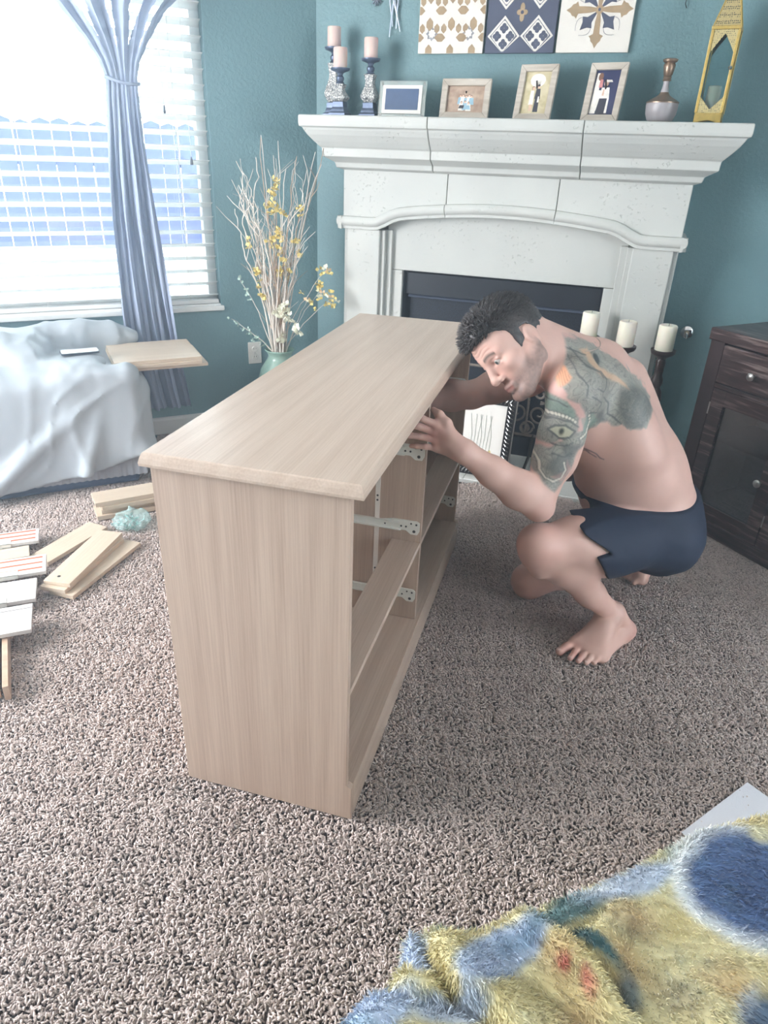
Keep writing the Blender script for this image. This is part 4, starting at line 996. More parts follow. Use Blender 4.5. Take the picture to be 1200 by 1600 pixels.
# ================================================================ boards waiting to be assembled
def plank(name, label, p, az, L_, W_, H_, mat, tilt=0, cat='board', group=None, parts=None, bev=.001):
    """p: middle of one short end on the floor side, az: heading of the long side."""
    t = thing(name, label, cat, (p[0], p[1], p[2]), math.radians(az), group)
    t.rotation_euler = (0, math.radians(-tilt), math.radians(az))
    MB().box((0, -W_ / 2, 0), (L_, W_ / 2, H_)).build('panel', mat, t, bevel=bev)
    if parts: parts(t, L_, W_, H_)
    return t
def orange_rows(t, L_, W_, H_):
    for k in (-.25, .05, .35): MB().box((.03, W_ * k - .0036, H_), (L_ - .012, W_ * k + .0036, H_ + .0012)).build('orange_strip', M['orange'], t)
def rail_edge(t, L_, W_, H_, both=False):
    b = MB(); b.box((-.0, -W_ / 2 - .003, .0), (L_ * .80, -W_ / 2, H_ + .002)); b.box((.0, -W_ / 2 - .003, H_), (L_ * .80, -W_ / 2 + .030, H_ + .002))
    r = b.build('drawer_runner', M['white_metal'], t)
    b = MB()
    for x in (.12, .28, .31, .42, .60, .66): b.lathe([(.0032, 0), (.0032, .0008)], (L_ * x, -W_ / 2 + .016, H_ + .002), 10)
    b.build('runner_holes', M['dark_hole'], r)
    MB().box((L_ * .30, -W_ / 2 + .010, H_ + .002), (L_ * .52, -W_ / 2 + .024, H_ + .006)).build('runner_slider', simple('grey_green_plastic', srgb(158, 178, 170), 0.4), r)
def both_(t, L_, W_, H_): orange_rows(t, L_, W_, H_); rail_edge(t, L_, W_, H_)
def cam_hole(t, L_, W_, H_): MB().lathe([(.006, 0), (.006, .0006)], (.035, W_ * .12, H_), 14).build('peg_hole', M['dark_hole'], t)
# helper for planks given by two points on their centre line
def plank2(name, label, a, b_, W_, H_, z, mat, **k):
    a = Vector((a[0], a[1], z)); d = Vector((b_[0] - a.x, b_[1] - a.y)); return plank(name, label, a, math.degrees(math.atan2(d.y, d.x)), d.length, W_, H_, mat, **k)
GB = 'loose boards on the carpet'
plank2('board', 'pale board lying flat at the back of the floor pile, under a shorter stack end', (-1.255, 2.245), (-1.135, 2.535), .098, .016, .004, M['pale_board'], group=GB)
plank2('board', 'bottom board of the two-board stack nearest the dresser', (-1.080, 2.030), (-.965, 2.415), .098, .016, .003, M['pale_board'], group=GB)
plank2('board', 'top board of the two-board stack nearest the dresser, with a dark peg hole', (-1.098, 2.050), (-1.040, 2.425), .100, .016, .036, M['pale_board'], group=GB, parts=cam_hole)
plank2('board', 'middle board of the stack nearest the dresser, slid slightly sideways', (-1.110, 2.035), (-1.030, 2.410), .098, .016, .0195, M['pale_board'], group=GB)
GS = 'drawer sides on the carpet'
plank2('drawer_side', 'drawer side with three orange strips lying farthest back by the sofa', (-1.760, 2.205), (-1.310, 2.390), .105, .013, .034, M['white_board'], group=GS, cat='drawer side', parts=both_)
plank2('board', 'short beige board lying between the two orange-striped drawer sides', (-1.62, 2.135), (-1.303, 2.285), .085, .016, .019, M['pale_board'], group=GB)
plank2('drawer_side', 'drawer side with three orange strips lying nearest the camera, over a beige board', (-1.600, 1.985), (-1.180, 2.160), .125, .013, .050, M['white_board'], group=GS, cat='drawer side', parts=both_)
plank2('drawer_side', 'white drawer side with a metal runner but no orange strips', (-1.560, 1.840), (-1.148, 2.005), .135, .014, .042, M['white_board'], group=GS, cat='drawer side', parts=rail_edge)
def groove(t, L_, W_, H_): MB().box((0, W_ / 2 - .026, H_ - .0005), (L_, W_ / 2 - .0225, H_ + .0004)).build('groove', simple('groove_shade', srgb(120, 116, 112), 0.8), t)
plank2('drawer_side', 'plain white drawer side with one thin groove at the front of the pile', (-1.490, 1.655), (-1.080, 1.825), .150, .014, .056, M['white_board'], group=GS, cat='drawer side', parts=groove)
plank2('board', 'short wooden block under the drawer sides at the left edge', (-1.55, 1.90), (-1.24, 2.03), .10, .026, .004, M['pale_board'], group=GB)
for dx, dy, z, lab in ((0, 0, .003, 'lowest brown board standing on edge at the front left corner of the pile'), (-.028, .002, .003, 'second brown board standing on edge at the front left corner'), (-.056, -.004, .003, 'third brown board on edge beside the front left corner boards')):
    plank('board', lab, (-1.020 + dx, 1.515 + dy, z), 116, .34, .016, .048, M['oak_edge'], group=GB)
# stack of long boards by the sofa
for i in range(4):
    lab = ['lowest long board of the stack on the carpet before the sofa', 'second lowest long board of the stack before the sofa', 'third long board up in the stack before the sofa', 'topmost long board of the stack before the sofa'][i]
    t = plank('board', lab, (-1.175 + .012 * ((i * 7) % 3 - 1), 2.655 + .010 * ((i * 5) % 3 - 1), .003 + i * .0205), 28.0 + (i % 2) * 1.2, .46, .115, .0195, M['pale_board'], group=GB)
# panels resting on the sofa's far arm
ud = -WU; azp = math.degrees(math.atan2(ud.y, ud.x))
for i, (lab, du, de) in enumerate((('lowest of three pale panels sticking out past the sofa arm', .03, .0), ('middle pale panel sticking out past the sofa arm, pulled slightly forward', .0, .012), ('top pale panel sticking out past the sofa arm beside the curtain', .004, .0))):
    p = ww(1.165 - du, .372 + de, .509 + i * .0155); plank('panel_board', lab, p, azp, .385, .35, .0145, M['pale_board'], group='panels on the sofa arm', cat='panel')
# clear bag of fittings
bg = thing('plastic_bag', 'clear plastic bag of small teal fittings lying on the carpet', 'bag', (-1.010, 2.565, .003), .3)
bf = Field(np.arange(-.13, .13, .005), np.arange(-.13, .13, .005), np.arange(-.02, .09, .005)); bf.ell((0, 0, .025), (.072, .072, .030), None, .01); bf.ell((.02, .02, .03), (.045, .045, .034), None, .02)
X, Y, Z = np.meshgrid(bf.x, bf.y, bf.z, indexing='ij'); Q = np.stack([X.ravel(), Y.ravel(), Z.ravel()], 1); bf.D = np.maximum(bf.D + ((fbm(Q, 38, 3) - .5) * .045).reshape(bf.D.shape), .001 - Z).astype(np.float32)
V, F = bf.mesh(); V = relax(V, F, 1)
def _bag():
    t = NT('clear_bag'); tr = t.n('ShaderNodeBsdfTransparent'); tr.inputs[0].default_value = (.86, .95, .95, 1); mx = t.n('ShaderNodeMixShader'); mx.inputs[0].default_value = .30
    t.set(srgb(206, 226, 226), 0.12); t.l(tr.outputs[0], mx.inputs[1]); t.l(t.p.outputs[0], mx.inputs[2]); t.l(mx.outputs[0], t.out.inputs[0]); return t.mat
npmesh('bag_film', V, F, _bag(), bg)
b = MB()
for i in range(26):
    a = RNG.uniform(0, 2 * PI); r = .055 * math.sqrt(RNG.uniform()); x, y, z = r * math.cos(a), r * math.sin(a), RNG.uniform(.006, .026)
    d = RNG.normal(0, 1, 3) * np.array([1, 1, .3]); d /= np.linalg.norm(d); b.tube([(x, y, z), (x + d[0] * .02, y + d[1] * .02, z + abs(d[2]) * .01)], .0035, 6)
o = b.build('fittings', simple('teal_fittings', srgb(120, 168, 164), 0.4), bg); o['kind'] = 'stuff'

# ================================================================ plush throw in the front corner
OUT = [(-.20, .40), (-.035, .505), (.010, .560), (.060, .600), (.072, .625), (.070, .66), (.082, .672), (.125, .660), (.20, .678), (.268, .704), (.36, .745), (.47, .795), (.60, .866), (.735, .900), (.95, 1.00), (1.35, 1.12), (1.6, .7), (1.4, .1), (.2, -.05), (-.3, .15)]
BX = np.arange(-.28, 1.25, .0075); BY = np.arange(.10, 1.16, .0075)
BT = Field(BX, BY, np.arange(-.02, .50, .0075))
Xg, Yg = np.meshgrid(BX, BY, indexing='ij')
def pdist(pts, X, Y):
    n = len(pts); ins = np.zeros(X.shape, bool); d = np.full(X.shape, 9.0)
    for i in range(n):
        (x1, z1), (x2, z2) = pts[i], pts[(i + 1) % n]
        ins ^= ((z1 > Y) != (z2 > Y)) & (X < (x2 - x1) * (Y - z1) / (z2 - z1 + 1e-12) + x1)
        ex, ez = x2 - x1, z2 - z1; t = np.clip(((X - x1) * ex + (Y - z1) * ez) / (ex * ex + ez * ez), 0, 1); d = np.minimum(d, np.hypot(X - x1 - ex * t, Y - z1 - ez * t))
    return np.where(ins, -d, d)
sdx = pdist(OUT, Xg, Yg)
flat = np.stack([Xg.ravel(), Yg.ravel(), np.zeros(Xg.size)], 1)
hgt = .372 + .030 * (fbm(flat, 4.5, 3) - .5).reshape(Xg.shape)
def crease(pts, depth, w, side=1):
    d = np.full(Xg.shape, 9.0); sg = np.zeros(Xg.shape)
    for (x1, y1), (x2, y2) in zip(pts[:-1], pts[1:]):
        ex, ey = x2 - x1, y2 - y1; t = np.clip(((Xg - x1) * ex + (Yg - y1) * ey) / (ex * ex + ey * ey), 0, 1); dd = np.hypot(Xg - x1 - ex * t, Yg - y1 - ey * t)
        s_ = np.sign((Xg - x1) * ey - (Yg - y1) * ex); sg = np.where(dd < d, s_, sg); d = np.minimum(d, dd)
    return -depth * np.exp(-(d / w) ** 2) + depth * .9 * np.exp(-(np.maximum(0, d) / (w * 4)) ** 2) * (sg * side > 0)
#@@CREASES
hgt += crease([(.100, .655), (.108, .615), (.135, .570), (.175, .545), (.20, .51)], .042, .011, -1)
hgt += crease([(.268, .700), (.315, .660), (.352, .615), (.375, .55)], .034, .010, 1)
hgt += crease([(.315, .655), (.38, .70)], .012, .010, 1)
hgt += crease([(.045, .585), (.075, .565), (.13, .555)], .028, .010, -1)
hgt += crease([(.215, .60), (.30, .54), (.36, .46)], .012, .014, 1)
hgt += .022 * np.exp(-(((Xg - .49) / .05) ** 2 + ((Yg - .55) / .06) ** 2)) + .02 * np.exp(-(((Xg - .03) / .06) ** 2 + ((Yg - .53) / .04) ** 2))
zc = BT.z[None, None, :]
qx = np.maximum(sdx[:, :, None] + .035, 0); qz = np.maximum(zc - (hgt[:, :, None] - .035), 0)
BT.D = np.maximum(np.sqrt(qx ** 2 + qz ** 2) - .035, np.maximum(np.maximum(sdx[:, :, None], zc - hgt[:, :, None]) * .7 - .03, .002 - zc)).astype(np.float32)
V, F = BT.mesh(); V = relax(V, F, 2); N = normals(V, F)
bc = {}
#@@THROW_COLOUR
def throw_col(P):
    W = P + (np.stack([fbm(P, 11, 3), fbm(P + 9, 11, 3), np.zeros(len(P))], 1) - .5) * .055
    n1, n2 = fbm(P * np.array([1, 1, .5]), 16, 4), fbm(P + 4, 40, 3)
    yel, pale, och, blue, lav, teal_, red_, wht = hex3(206, 190, 132), hex3(218, 212, 176), hex3(200, 164, 112), hex3(74, 100, 142), hex3(178, 192, 214), hex3(84, 122, 128), hex3(190, 96, 84), hex3(226, 230, 232)
    c = yel * (1 - n1)[:, None] + pale * n1[:, None]
    def put(ctr, r, colr, a=1.0, soft=.35, rot=0):
        nonlocal c
        x, y = W[:, 0] - ctr[0], W[:, 1] - ctr[1]; cs, sn_ = math.cos(rot), math.sin(rot); X_, Y_ = x * cs + y * sn_, -x * sn_ + y * cs
        m = np.clip((1 - np.hypot(X_ / r[0], Y_ / r[1])) / soft, 0, 1)[:, None] * a; c = c * (1 - m) + np.asarray(colr) * m
    for ct in ((.40, .62), (.53, .60), (.29, .62), (.44, .70), (.30, .55)): put(ct, (.05, .045), och, .55, .8)
    for ct in ((.419, .679), (.445, .586)): put(ct, (.045, .04), hex3(136, 116, 84), .55, .9)
    put((.215, .628), (.120, .036), lav, 1, .35, .65); put((.245, .650), (.05, .020), hex3(120, 150, 178), .7, .6, .6); put((.12, .54), (.07, .03), lav, .9, .4, .2)
    put((.085, .635), (.028, .055), lav, 1, .4, .1); put((.02, .53), (.085, .035), lav, 1, .4, .5); put((-.02, .50), (.06, .03), hex3(140, 172, 190), .8, .5, .5)
    put((.16, .672), (.06, .014), teal_, .9, .5, .25); put((.125, .575), (.022, .03), yel, .9, .5); put((.34, .705), (.10, .030), teal_, .95, .5, .42); put((.46, .765), (.13, .028), lav, .9, .5, .43); put((.40, .745), (.05, .014), wht, .7, .6, .43)
    put((.355, .635), (.055, .018), hex3(58, 98, 104), 1, .5, -.6); put((.385, .585), (.02, .035), hex3(60, 90, 112), .8, .6, -.5); put((.56, .83), (.06, .022), teal_, .6, .6, .45)
    put((.295, .612), (.016, .012), red_, .9, .7); put((.325, .585), (.016, .014), red_, .8, .8)
    put((.640, .755), (.135, .130), wht, .95, .14, .45); put((.648, .755), (.122, .118), blue, 1, .26, .45); put((.655, .74), (.085, .080), hex3(50, 76, 120), .9, .8, .5); put((.70, .85), (.035, .03), pale, .9, .5)
    put((.565, .545), (.050, .045), hex3(62, 92, 124), .95, .4, .5); put((.545, .575), (.05, .018), lav, .6, .6, .7); put((.36, .47), (.04, .03), hex3(92, 122, 128), .6, .7)
    for ct, r_, cl in (((.95, .70), (.10, .07), teal_), ((1.08, .52), (.09, .11), blue), ((.85, .45), (.12, .06), lav), ((1.12, .88), (.09, .07), lav), ((.95, .28), (.10, .08), teal_), ((.62, .30), (.11, .08), lav), ((.35, .25), (.10, .06), blue), ((1.0, .95), (.07, .05), blue)): put(ct, r_, cl, .9, .4, .5)
    dk_ = np.clip((n2 - .55) * 3, 0, 1)[:, None] * .30
    return c * (.80 + .32 * n2)[:, None] * (1 - dk_) + teal_ * dk_ * .8
tc_ = throw_col(V)
MF = NT('plush_throw'); va = MF.n('ShaderNodeVertexColor'); va.layer_name = 'tone'; M['plush'] = MF.set(va.outputs[0], 0.85, 0, Sheen_Weight=0.3)
th = npmesh('throw_blanket', V, F, M['plush'], colors={'tone': tc_})
tag(th, 'tie-dyed plush throw in yellow, blue and teal heaped in the front right corner', 'blanket')
# plush pile: short leaning fibres all over the visible side
vis = np.nonzero((N[:, 2] > -.1) & (V[:, 2] > .20) & (V[:, 1] > .30) & (V[:, 0] > -.20))[0]
# area weights are even: the surface grid has one step everywhere
NF = 120000; ids = RNG.choice(vis, NF); P = V[ids] + RNG.uniform(-.004, .004, (NF, 3)); n_ = N[ids]
flow = np.stack([fbm(P, 9, 2) - .5, fbm(P + 11, 9, 2) - .5, np.full(NF, -.15)], 1) * 2.2 + np.array([.25, -.55, 0]) + RNG.normal(0, .28, (NF, 3))
flow -= n_ * (flow * n_).sum(1, keepdims=True)
L_ = RNG.uniform(.006, .013, (NF, 1)); d1 = n_ * .75 + flow * .5; d1 /= np.linalg.norm(d1, axis=1, keepdims=True); d2 = n_ * .30 + flow * .9; d2 /= np.linalg.norm(d2, axis=1, keepdims=True)
sdv = np.cross(d1, RNG.normal(0, 1, (NF, 3))); sdv /= np.linalg.norm(sdv, axis=1, keepdims=True); wv = RNG.uniform(.0005, .0010, (NF, 1))
p0 = P - n_ * .003; p1 = p0 + d1 * L_ * .6; p2 = p1 + d2 * L_ * .55
FV = np.stack([p0 + sdv * wv, p0 - sdv * wv, p1 + sdv * wv * .9, p1 - sdv * wv * .9, p2 + sdv * wv * .25, p2 - sdv * wv * .25], 1).reshape(-1, 3)
o_ = (np.arange(NF) * 6)[:, None]; FF = np.concatenate([o_ + np.array([[0, 1, 3, 2]]), o_ + np.array([[2, 3, 5, 4]])])
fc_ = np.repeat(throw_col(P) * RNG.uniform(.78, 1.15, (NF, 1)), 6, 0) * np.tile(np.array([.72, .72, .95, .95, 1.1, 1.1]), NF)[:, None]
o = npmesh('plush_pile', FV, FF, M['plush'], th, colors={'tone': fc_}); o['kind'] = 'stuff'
pp = MB().box((-.14, -.10, 0), (.14, .10, .0006)); o = pp.build('paper_sheet', simple('white_paper', srgb(226, 228, 238), 0.6, var=.01), loc=(.931, 1.147, .004), rot=(0, 0, math.radians(214.8)))
tag(o, 'white sheet of paper on the carpet sticking out from behind the plush throw', 'paper')
# ================================================================ floor vase with dry twigs and blossom
vs = thing('floor_vase', 'pale green ceramic floor vase in the corner holding dry twigs', 'vase', (-.515, 3.60, -.012))
def _glaze():
    t = NT('green_glaze'); f = t.noise(t.coord(), 14, 4); return t.set(t.ramp(f, [(0.3, srgb(120, 156, 146)), (0.7, srgb(158, 186, 174))]), 0.25)
MB().lathe([(.055, 0), (.075, .004), (.105, .10), (.128, .24), (.126, .32), (.100, .41), (.066, .46), (.058, .478), (.064, .495), (.076, .508), (.074, .512), (.062, .500), (.050, .470), (.05, .44)], n=36, cap=False).build('vase_body', _glaze(), vs, smooth='all')
MB().lathe([(.0, .445), (.052, .445)], n=24, cap=False).build('vase_filling', M['dark_hole'], vs)
tw = [simple('pale_twig', srgb(214, 206, 198), 0.7, var=.1), simple('brown_twig', srgb(176, 152, 132), 0.7, var=.15)]
rt_ = np.random.default_rng(21)
arr = bpy.data.objects.new('twig_arrangement', None); COL.objects.link(arr); arr.location = (-.515, 3.60, .455)
tag(arr, 'tall arrangement of pale curly twigs with yellow and white blossom in the green vase', 'dried flowers')
def twig(tip, r0, curl=0, seg=14, bend=.02, mat=0, name='twig', sub=True):
    tip = Vector(tip); pts = []; base = Vector((rt_.uniform(-.03, .03), rt_.uniform(-.03, .03), 0)); ph = rt_.uniform(0, 6.28)
    side = Vector((rt_.normal(), rt_.normal(), 0)).normalized()
    mid = base.lerp(tip, .5) + Vector((base.x - tip.x, base.y - tip.y, 0)) * .18
    for i in range(seg + 1):
        s = i / seg; p = (base * (1 - s) ** 2 + mid * 2 * s * (1 - s) + tip * s * s)
        p += side * bend * math.sin(s * 9 + ph) * s + Vector((rt_.normal(0, .004), rt_.normal(0, .004), 0)) * s
        if curl: p += Vector((math.cos(s * curl + ph), math.sin(s * curl + ph) * .6, 0)) * .026 * s
        pts.append(p)
    b = MB(); b.tube(pts, [r0 * (1 - .62 * i / seg) for i in range(seg + 1)], 5)
    if sub:
        for _ in range(3):
            i = int(rt_.integers(seg // 3, seg - 1)); p = pts[i]; d = Vector((rt_.normal(0, .5), rt_.normal(0, .5), 1)).normalized(); l = rt_.uniform(.05, .16)
            b.tube([p, p + d * l * .5 + Vector((rt_.normal(0, .008), 0, 0)), p + d * l + Vector((rt_.normal(0, .014), rt_.normal(0, .014), 0))], [r0 * .5, r0 * .4, r0 * .25], 4)
    b.build(name, tw[mat], arr); return pts
tips = [(-.07, .0, 1.00), (-.06, .02, 1.01), (.03, .03, .99), (.11, .0, .93), (.185, .03, .95), (.215, .0, .90), (.225, .05, .97), (-.02, .05, .93), (.06, -.03, .88), (.15, .04, .78), (-.14, .02, .66), (-.10, -.02, .76), (.00, .02, .72), (.04, .05, .66), (.09, .0, .7), (-.04, -.04, .60), (.12, -.02, .62)]
for k, t_ in enumerate(tips): twig(t_, .0042, bend=.012, mat=0 if k % 3 else 1)
for t_, cu in (((-.205, .0, .70), 0), ((-.19, .03, .80), 16), ((-.15, .02, .86), 20), ((-.16, .05, .74), 18), ((-.20, .02, .90), 22), ((.11, -.03, .80), 24), ((-.09, .05, .66), 15), ((-.12, .0, .92), 14)): twig(t_, .0050, curl=cu, seg=34, bend=.015)
for k in range(16):
    twig((rt_.uniform(-.17, .15), rt_.uniform(-.04, .06), rt_.uniform(.55, .92)), .0032, curl=(rt_.uniform(10, 22) if k % 3 == 0 else 0), seg=24, bend=.012)
for t_, m_ in (((.02, .0, .52), 1), ((-.03, .02, .55), 1), ((.06, .02, .50), 0), ((-.06, .03, .56), 0), ((.04, -.02, .44), 0), ((-.08, .0, .48), 1), ((.09, .03, .56), 0)): twig(t_, .0038, bend=.02, mat=m_)
PT = {}
def blossom(p, s, mat, n=5):
    b = MB(); 
    for k in range(n):
        a = 2 * PI * k / n + rt_.uniform(-.3, .3); d = Vector((math.cos(a), math.sin(a), rt_.uniform(.1, .9))).normalized(); q = d.orthogonal().normalized() * s * .45; r_ = d.cross(q).normalized() * s * .12
        b.add([(0, 0, 0), tuple(d * s * .55 + q), tuple(d * s + r_), tuple(d * s * .55 - q)], [(0, 1, 2), (0, 2, 3)])
    b.build('blossom', mat, arr, loc=p, rot=(rt_.uniform(-.9, .9), rt_.uniform(-.9, .9), rt_.uniform(0, 6)))
yb, wb, gb = simple('yellow_petal', srgb(226, 206, 130), 0.7, var=.1), simple('white_petal', srgb(232, 232, 214), 0.7, var=.05), simple('grey_green_leaf', srgb(176, 200, 190), 0.7, var=.1)
yp = [(-.005, 0, .83), (.005, -.01, .80), (-.02, 0, .77), (-.01, -.01, .74), (-.03, 0, .71), (.02, 0, .70), (.035, 0, .69), (-.025, 0, .69), (.11, .0, .71), (.12, .0, .68), (.01, 0, .62), (.02, -.01, .60), (.0, 0, .58), (-.02, 0, .57), (-.04, 0, .56), (.015, 0, .54), (.025, 0, .51), (.03, -.01, .48), (.02, 0, .43), (.01, 0, .41), (.06, 0, .43), (-.13, .0, .55), (-.135, 0, .53), (-.10, 0, .43), (-.09, 0, .41), (-.095, 0, .35), (-.085, 0, .31), (.09, 0, .56), (.11, 0, .52)]
for p in yp + [(p[0] + rt_.normal(0, .012), 0, p[2] + rt_.normal(0, .016)) for p in yp]: blossom((p[0], p[1] - .02, p[2]), rt_.uniform(.016, .026), yb)
for p in ((.02, -.03, .25), (.04, -.03, .24), (.06, -.03, .22), (.03, -.04, .21), (.05, -.04, .20), (.065, -.03, .19), (.01, -.03, .22), (.04, -.03, .27), (.09, -.02, .16), (.10, -.02, .13), (.01, -.04, .10), (.03, -.04, .09), (.02, -.03, .12), (-.01, -.03, .23)): blossom(p, rt_.uniform(.022, .032), wb, 6)
# low side sprays: pale leaves to the left, cream heads to the right
for t_, lm, n in (((-.235, .0, .19), gb, 10), ((-.19, .0, .40), gb, 5), ((-.15, .0, .13), gb, 6)):
    pts = twig(t_, .003, bend=.006, sub=False)
    for k in range(n):
        i = 14 - k if k < 12 else 4; p = pts[max(3, i)] + Vector((rt_.normal(0, .008), -.01, rt_.normal(0, .010))); blossom(p, .016, lm, 3)
for t_, n in (((.20, .03, .33), 9), ((.26, .03, .30), 9), ((.22, .04, .42), 5), ((.15, .03, .30), 5)):
    pts = twig(t_, .0028, bend=.006, sub=False)
    for k in range(n): blossom(pts[-1] + Vector((rt_.normal(0, .016), -.01, rt_.normal(0, .022))), rt_.uniform(.016, .024), yb if k % 3 else simple('cream_petal', srgb(226, 196, 160), 0.7) if k == 0 else wb, 4)

# ================================================================ things on the mantel (local frame of the fireplace wall)
MZ = 1.5535
def mw(u, e, z=MZ): return fw(u, e, z)
bz = simple('blackened_silver', srgb(92, 104, 128), 0.35, 0.5, .2, 50)
def _mosaic():
    t = NT('mother_of_pearl_mosaic'); co = t.coord(); v = t.n('ShaderNodeTexVoronoi', Scale=95.0); v.feature = 'DISTANCE_TO_EDGE'; t.l(co, v.inputs['Vector'])
    n = t.noise(co, 160, 2); c = t.mix(t.ramp(v.outputs['Distance'], [(0.04, (0, 0, 0, 1)), (0.12, (1, 1, 1, 1))]), srgb(80, 84, 92), t.ramp(n, [(0.35, srgb(150, 152, 156)), (0.6, srgb(232, 230, 226))]))
    t.bump(v.outputs['Distance'], 0.4, .004); return t.set(c, 0.3)
mos = _mosaic()
def mosaic_holder(u, e, h, label, clabel, wx):
    t = thing('candle_holder', label, 'candle holder', mw(u, e), A_FIRE, 'mosaic candle holders on the mantel')
    w = .038; b = MB()
    def sq(ws): 
        V = []; 
        for hw, z in ws: V += [(-hw, -hw, z), (hw, -hw, z), (hw, hw, z), (-hw, hw, z)]
        k = len(ws); F = [(3, 2, 1, 0), tuple(4 * k - 4 + i for i in range(4))] + [(4 * j + i, 4 * j + (i + 1) % 4, 4 * j + 4 + (i + 1) % 4, 4 * j + 4 + i) for j in range(k - 1) for i in range(4)]
        q = MB(); q.add(V, F); return q
    base_h = .062; nh = .052
    sq([(.041, .004), (.041, .016), (.034, .020), (.032, .030), (.027, .040), (.026, base_h)]).build('base', bz, t, bevel=.002)
    b = MB()
    for sx in (-1, 1):
        for sy in (-1, 1): b.box((sx * .036 - .006, sy * .036 - .006, 0), (sx * .036 + .006, sy * .036 + .006, .006))
    b.build('feet', bz, t)
    bh = h - base_h - nh - .012
    prof = [(.022, 0), (.034, .16), (.036, .24), (.030, .38), (.0205, .58), (.018, .72), (.022, .9), (.026, 1.0)]
    sq([(r, base_h + s * bh) for r, s in prof]).build('mosaic_body', mos, t, bevel=.004)
    MB().lathe([(.016, 0), (.020, .004), (.014, .010), (.018, .018), (.018, .026), (.011, .034), (.014, .042), (.024, .047), (.040, .052), (.044, .058), (.044, .062), (.038, .062)], (0, 0, h - nh - .012), 24).build('cup', bz, t, smooth=True)
    c = thing('candle', clabel, 'candle', mw(u, e, MZ + h - .0005), A_FIRE, 'pillar candles on the mantel')
    MB().lathe([(.030, 0), (.0315, .002), (.0315, .074), (.029, .078), (.008, .075), (.001, .074)], n=28).build('wax', M['wax_pink'], c, smooth=True)
    MB().tube([(0, 0, .074), (.001, 0, .083)], .001, 5).build('wick', M['dark_hole'], c)
mosaic_holder(.138, .105, .285, 'tallest mosaic candle holder, at the left end of the mantel', 'rosy pillar candle on the tallest mosaic holder', 0)
mosaic_holder(.207, .195, .195, 'shortest mosaic candle holder, between the two taller ones on the mantel', 'rosy pillar candle on the shortest mosaic holder', 0)
mosaic_holder(.330, .13, .238, 'mid-height mosaic candle holder beside the clear digital photo frame', 'rosy pillar candle on the mid-height mosaic holder', 0)
# clear-bordered digital frame
t = thing('digital_frame', 'clear acrylic digital photo frame with a white mat and blank blue-grey screen', 'photo frame', mw(.493, .155), A_FIRE)
R_ = Matrix.Rotation(-.16, 4, 'X')
def tilted(mb_fn, name, mat, par, **k):
    b = MB(); b.M = R_; mb_fn(b); return b.build(name, mat, par, **k)
acr = glass('acrylic', (.86, .95, .95, 1), .5, .03)
tilted(lambda b: b.box((-.112, -.004, .0), (.112, .004, .152)), 'acrylic_plate', acr, t)
tilted(lambda b: [b.box((-.094, -.008, .019), (.094, -.0042, .133))], 'white_mat', M['white_plastic'], t)
tilted(lambda b: b.box((-.079, -.0092, .034), (.079, -.0082, .119)), 'screen', simple('blank_screen', srgb(70, 92, 128), 0.15), t)
tilted(lambda b: [b.lathe([(.004, -.006), (.004, .006)], (x, 0, z), 12) for x in (-.100, .100) for z in (.012, .14)], 'corner_posts', M['chrome'], t)
MB().tube([(0, .01, .10), (0, .062, .0)], .004, 6).build('stand_leg', M['white_plastic'], t)
# weathered wooden photo frames
def _grey_wood():
    t = NT('whitewashed_wood'); f = t.noise(t.coord((8, 60, 60)), 1, 4); t.bump(f, .15, .002); return t.set(t.ramp(f, [(0.3, srgb(168, 158, 146)), (0.7, srgb(204, 196, 186))]), 0.7)
gw = _grey_wood()
def photo_frame(u, e, w, h, bw, yaw, lean, label, picture):
    t = thing('photo_frame', label, 'photo frame', mw(u, e), A_FIRE + yaw, 'wooden photo frames on the mantel')
    R2 = Matrix.Rotation(-lean, 4, 'X')
    def T(fn, name, mat, **k):
        b = MB(); b.M = R2; fn(b); return b.build(name, mat, t, **k)
    d = .018
    for poly, z0 in (([(-w / 2, 0), (w / 2, 0), (w / 2 - bw, bw), (-w / 2 + bw, bw)], 0), ([(w / 2, 0), (w / 2, h), (w / 2 - bw, h - bw), (w / 2 - bw, bw)], 0), ([(w / 2, h), (-w / 2, h), (-w / 2 + bw, h - bw), (w / 2 - bw, h - bw)], 0), ([(-w / 2, h), (-w / 2, 0), (-w / 2 + bw, bw), (-w / 2 + bw, h - bw)], 0)):
        T(lambda b: b.prism(poly, -d, 0, 'xz'), 'frame_rail', gw, bevel=.002)
    T(lambda b: b.box((-w / 2 + .006, -.003, .006), (w / 2 - .006, .002, h - .006)), 'backing', M['dark_hole'])
    iw, ih = w - 2 * bw, h - 2 * bw
    mats = picture['mats']; b = MB(); b.M = R2
    b.box((-iw / 2, -.006, bw), (iw / 2, -.004, h - bw), 0)
    pic = b.build('photo_print', [picture['bg']], t)
    b = MB(); b.M = R2
    for k, (mi, kind, x, z, a, c) in enumerate(picture['shapes']):
        y = -.0062 - .00006 * k; X0, Z0 = x * iw, bw + z * ih
        if kind == 'e': pts = [(X0 + a * iw * math.cos(q), y, Z0 + c * ih * math.sin(q)) for q in np.linspace(0, 2 * PI, 13)[:-1]]
        else: pts = [(X0 - a * iw, y, Z0), (X0 + a * iw, y, Z0), (X0 + a * iw * .7, y, Z0 + c * ih), (X0 - a * iw * .7, y, Z0 + c * ih)]
        b.add(pts, [tuple(range(len(pts)))], mi)
    o = b.build('picture_figures', mats, pic)
    if True: MB().tube([(0, .012, h * .7), (0, h * .42, 0.002)], .004, 6).build('stand_leg', M['dark_hole'], t)
    return t
def pm(*c): return simple('print_%d_%d_%d' % c, srgb(*c), 0.25, var=.12, scale=60)
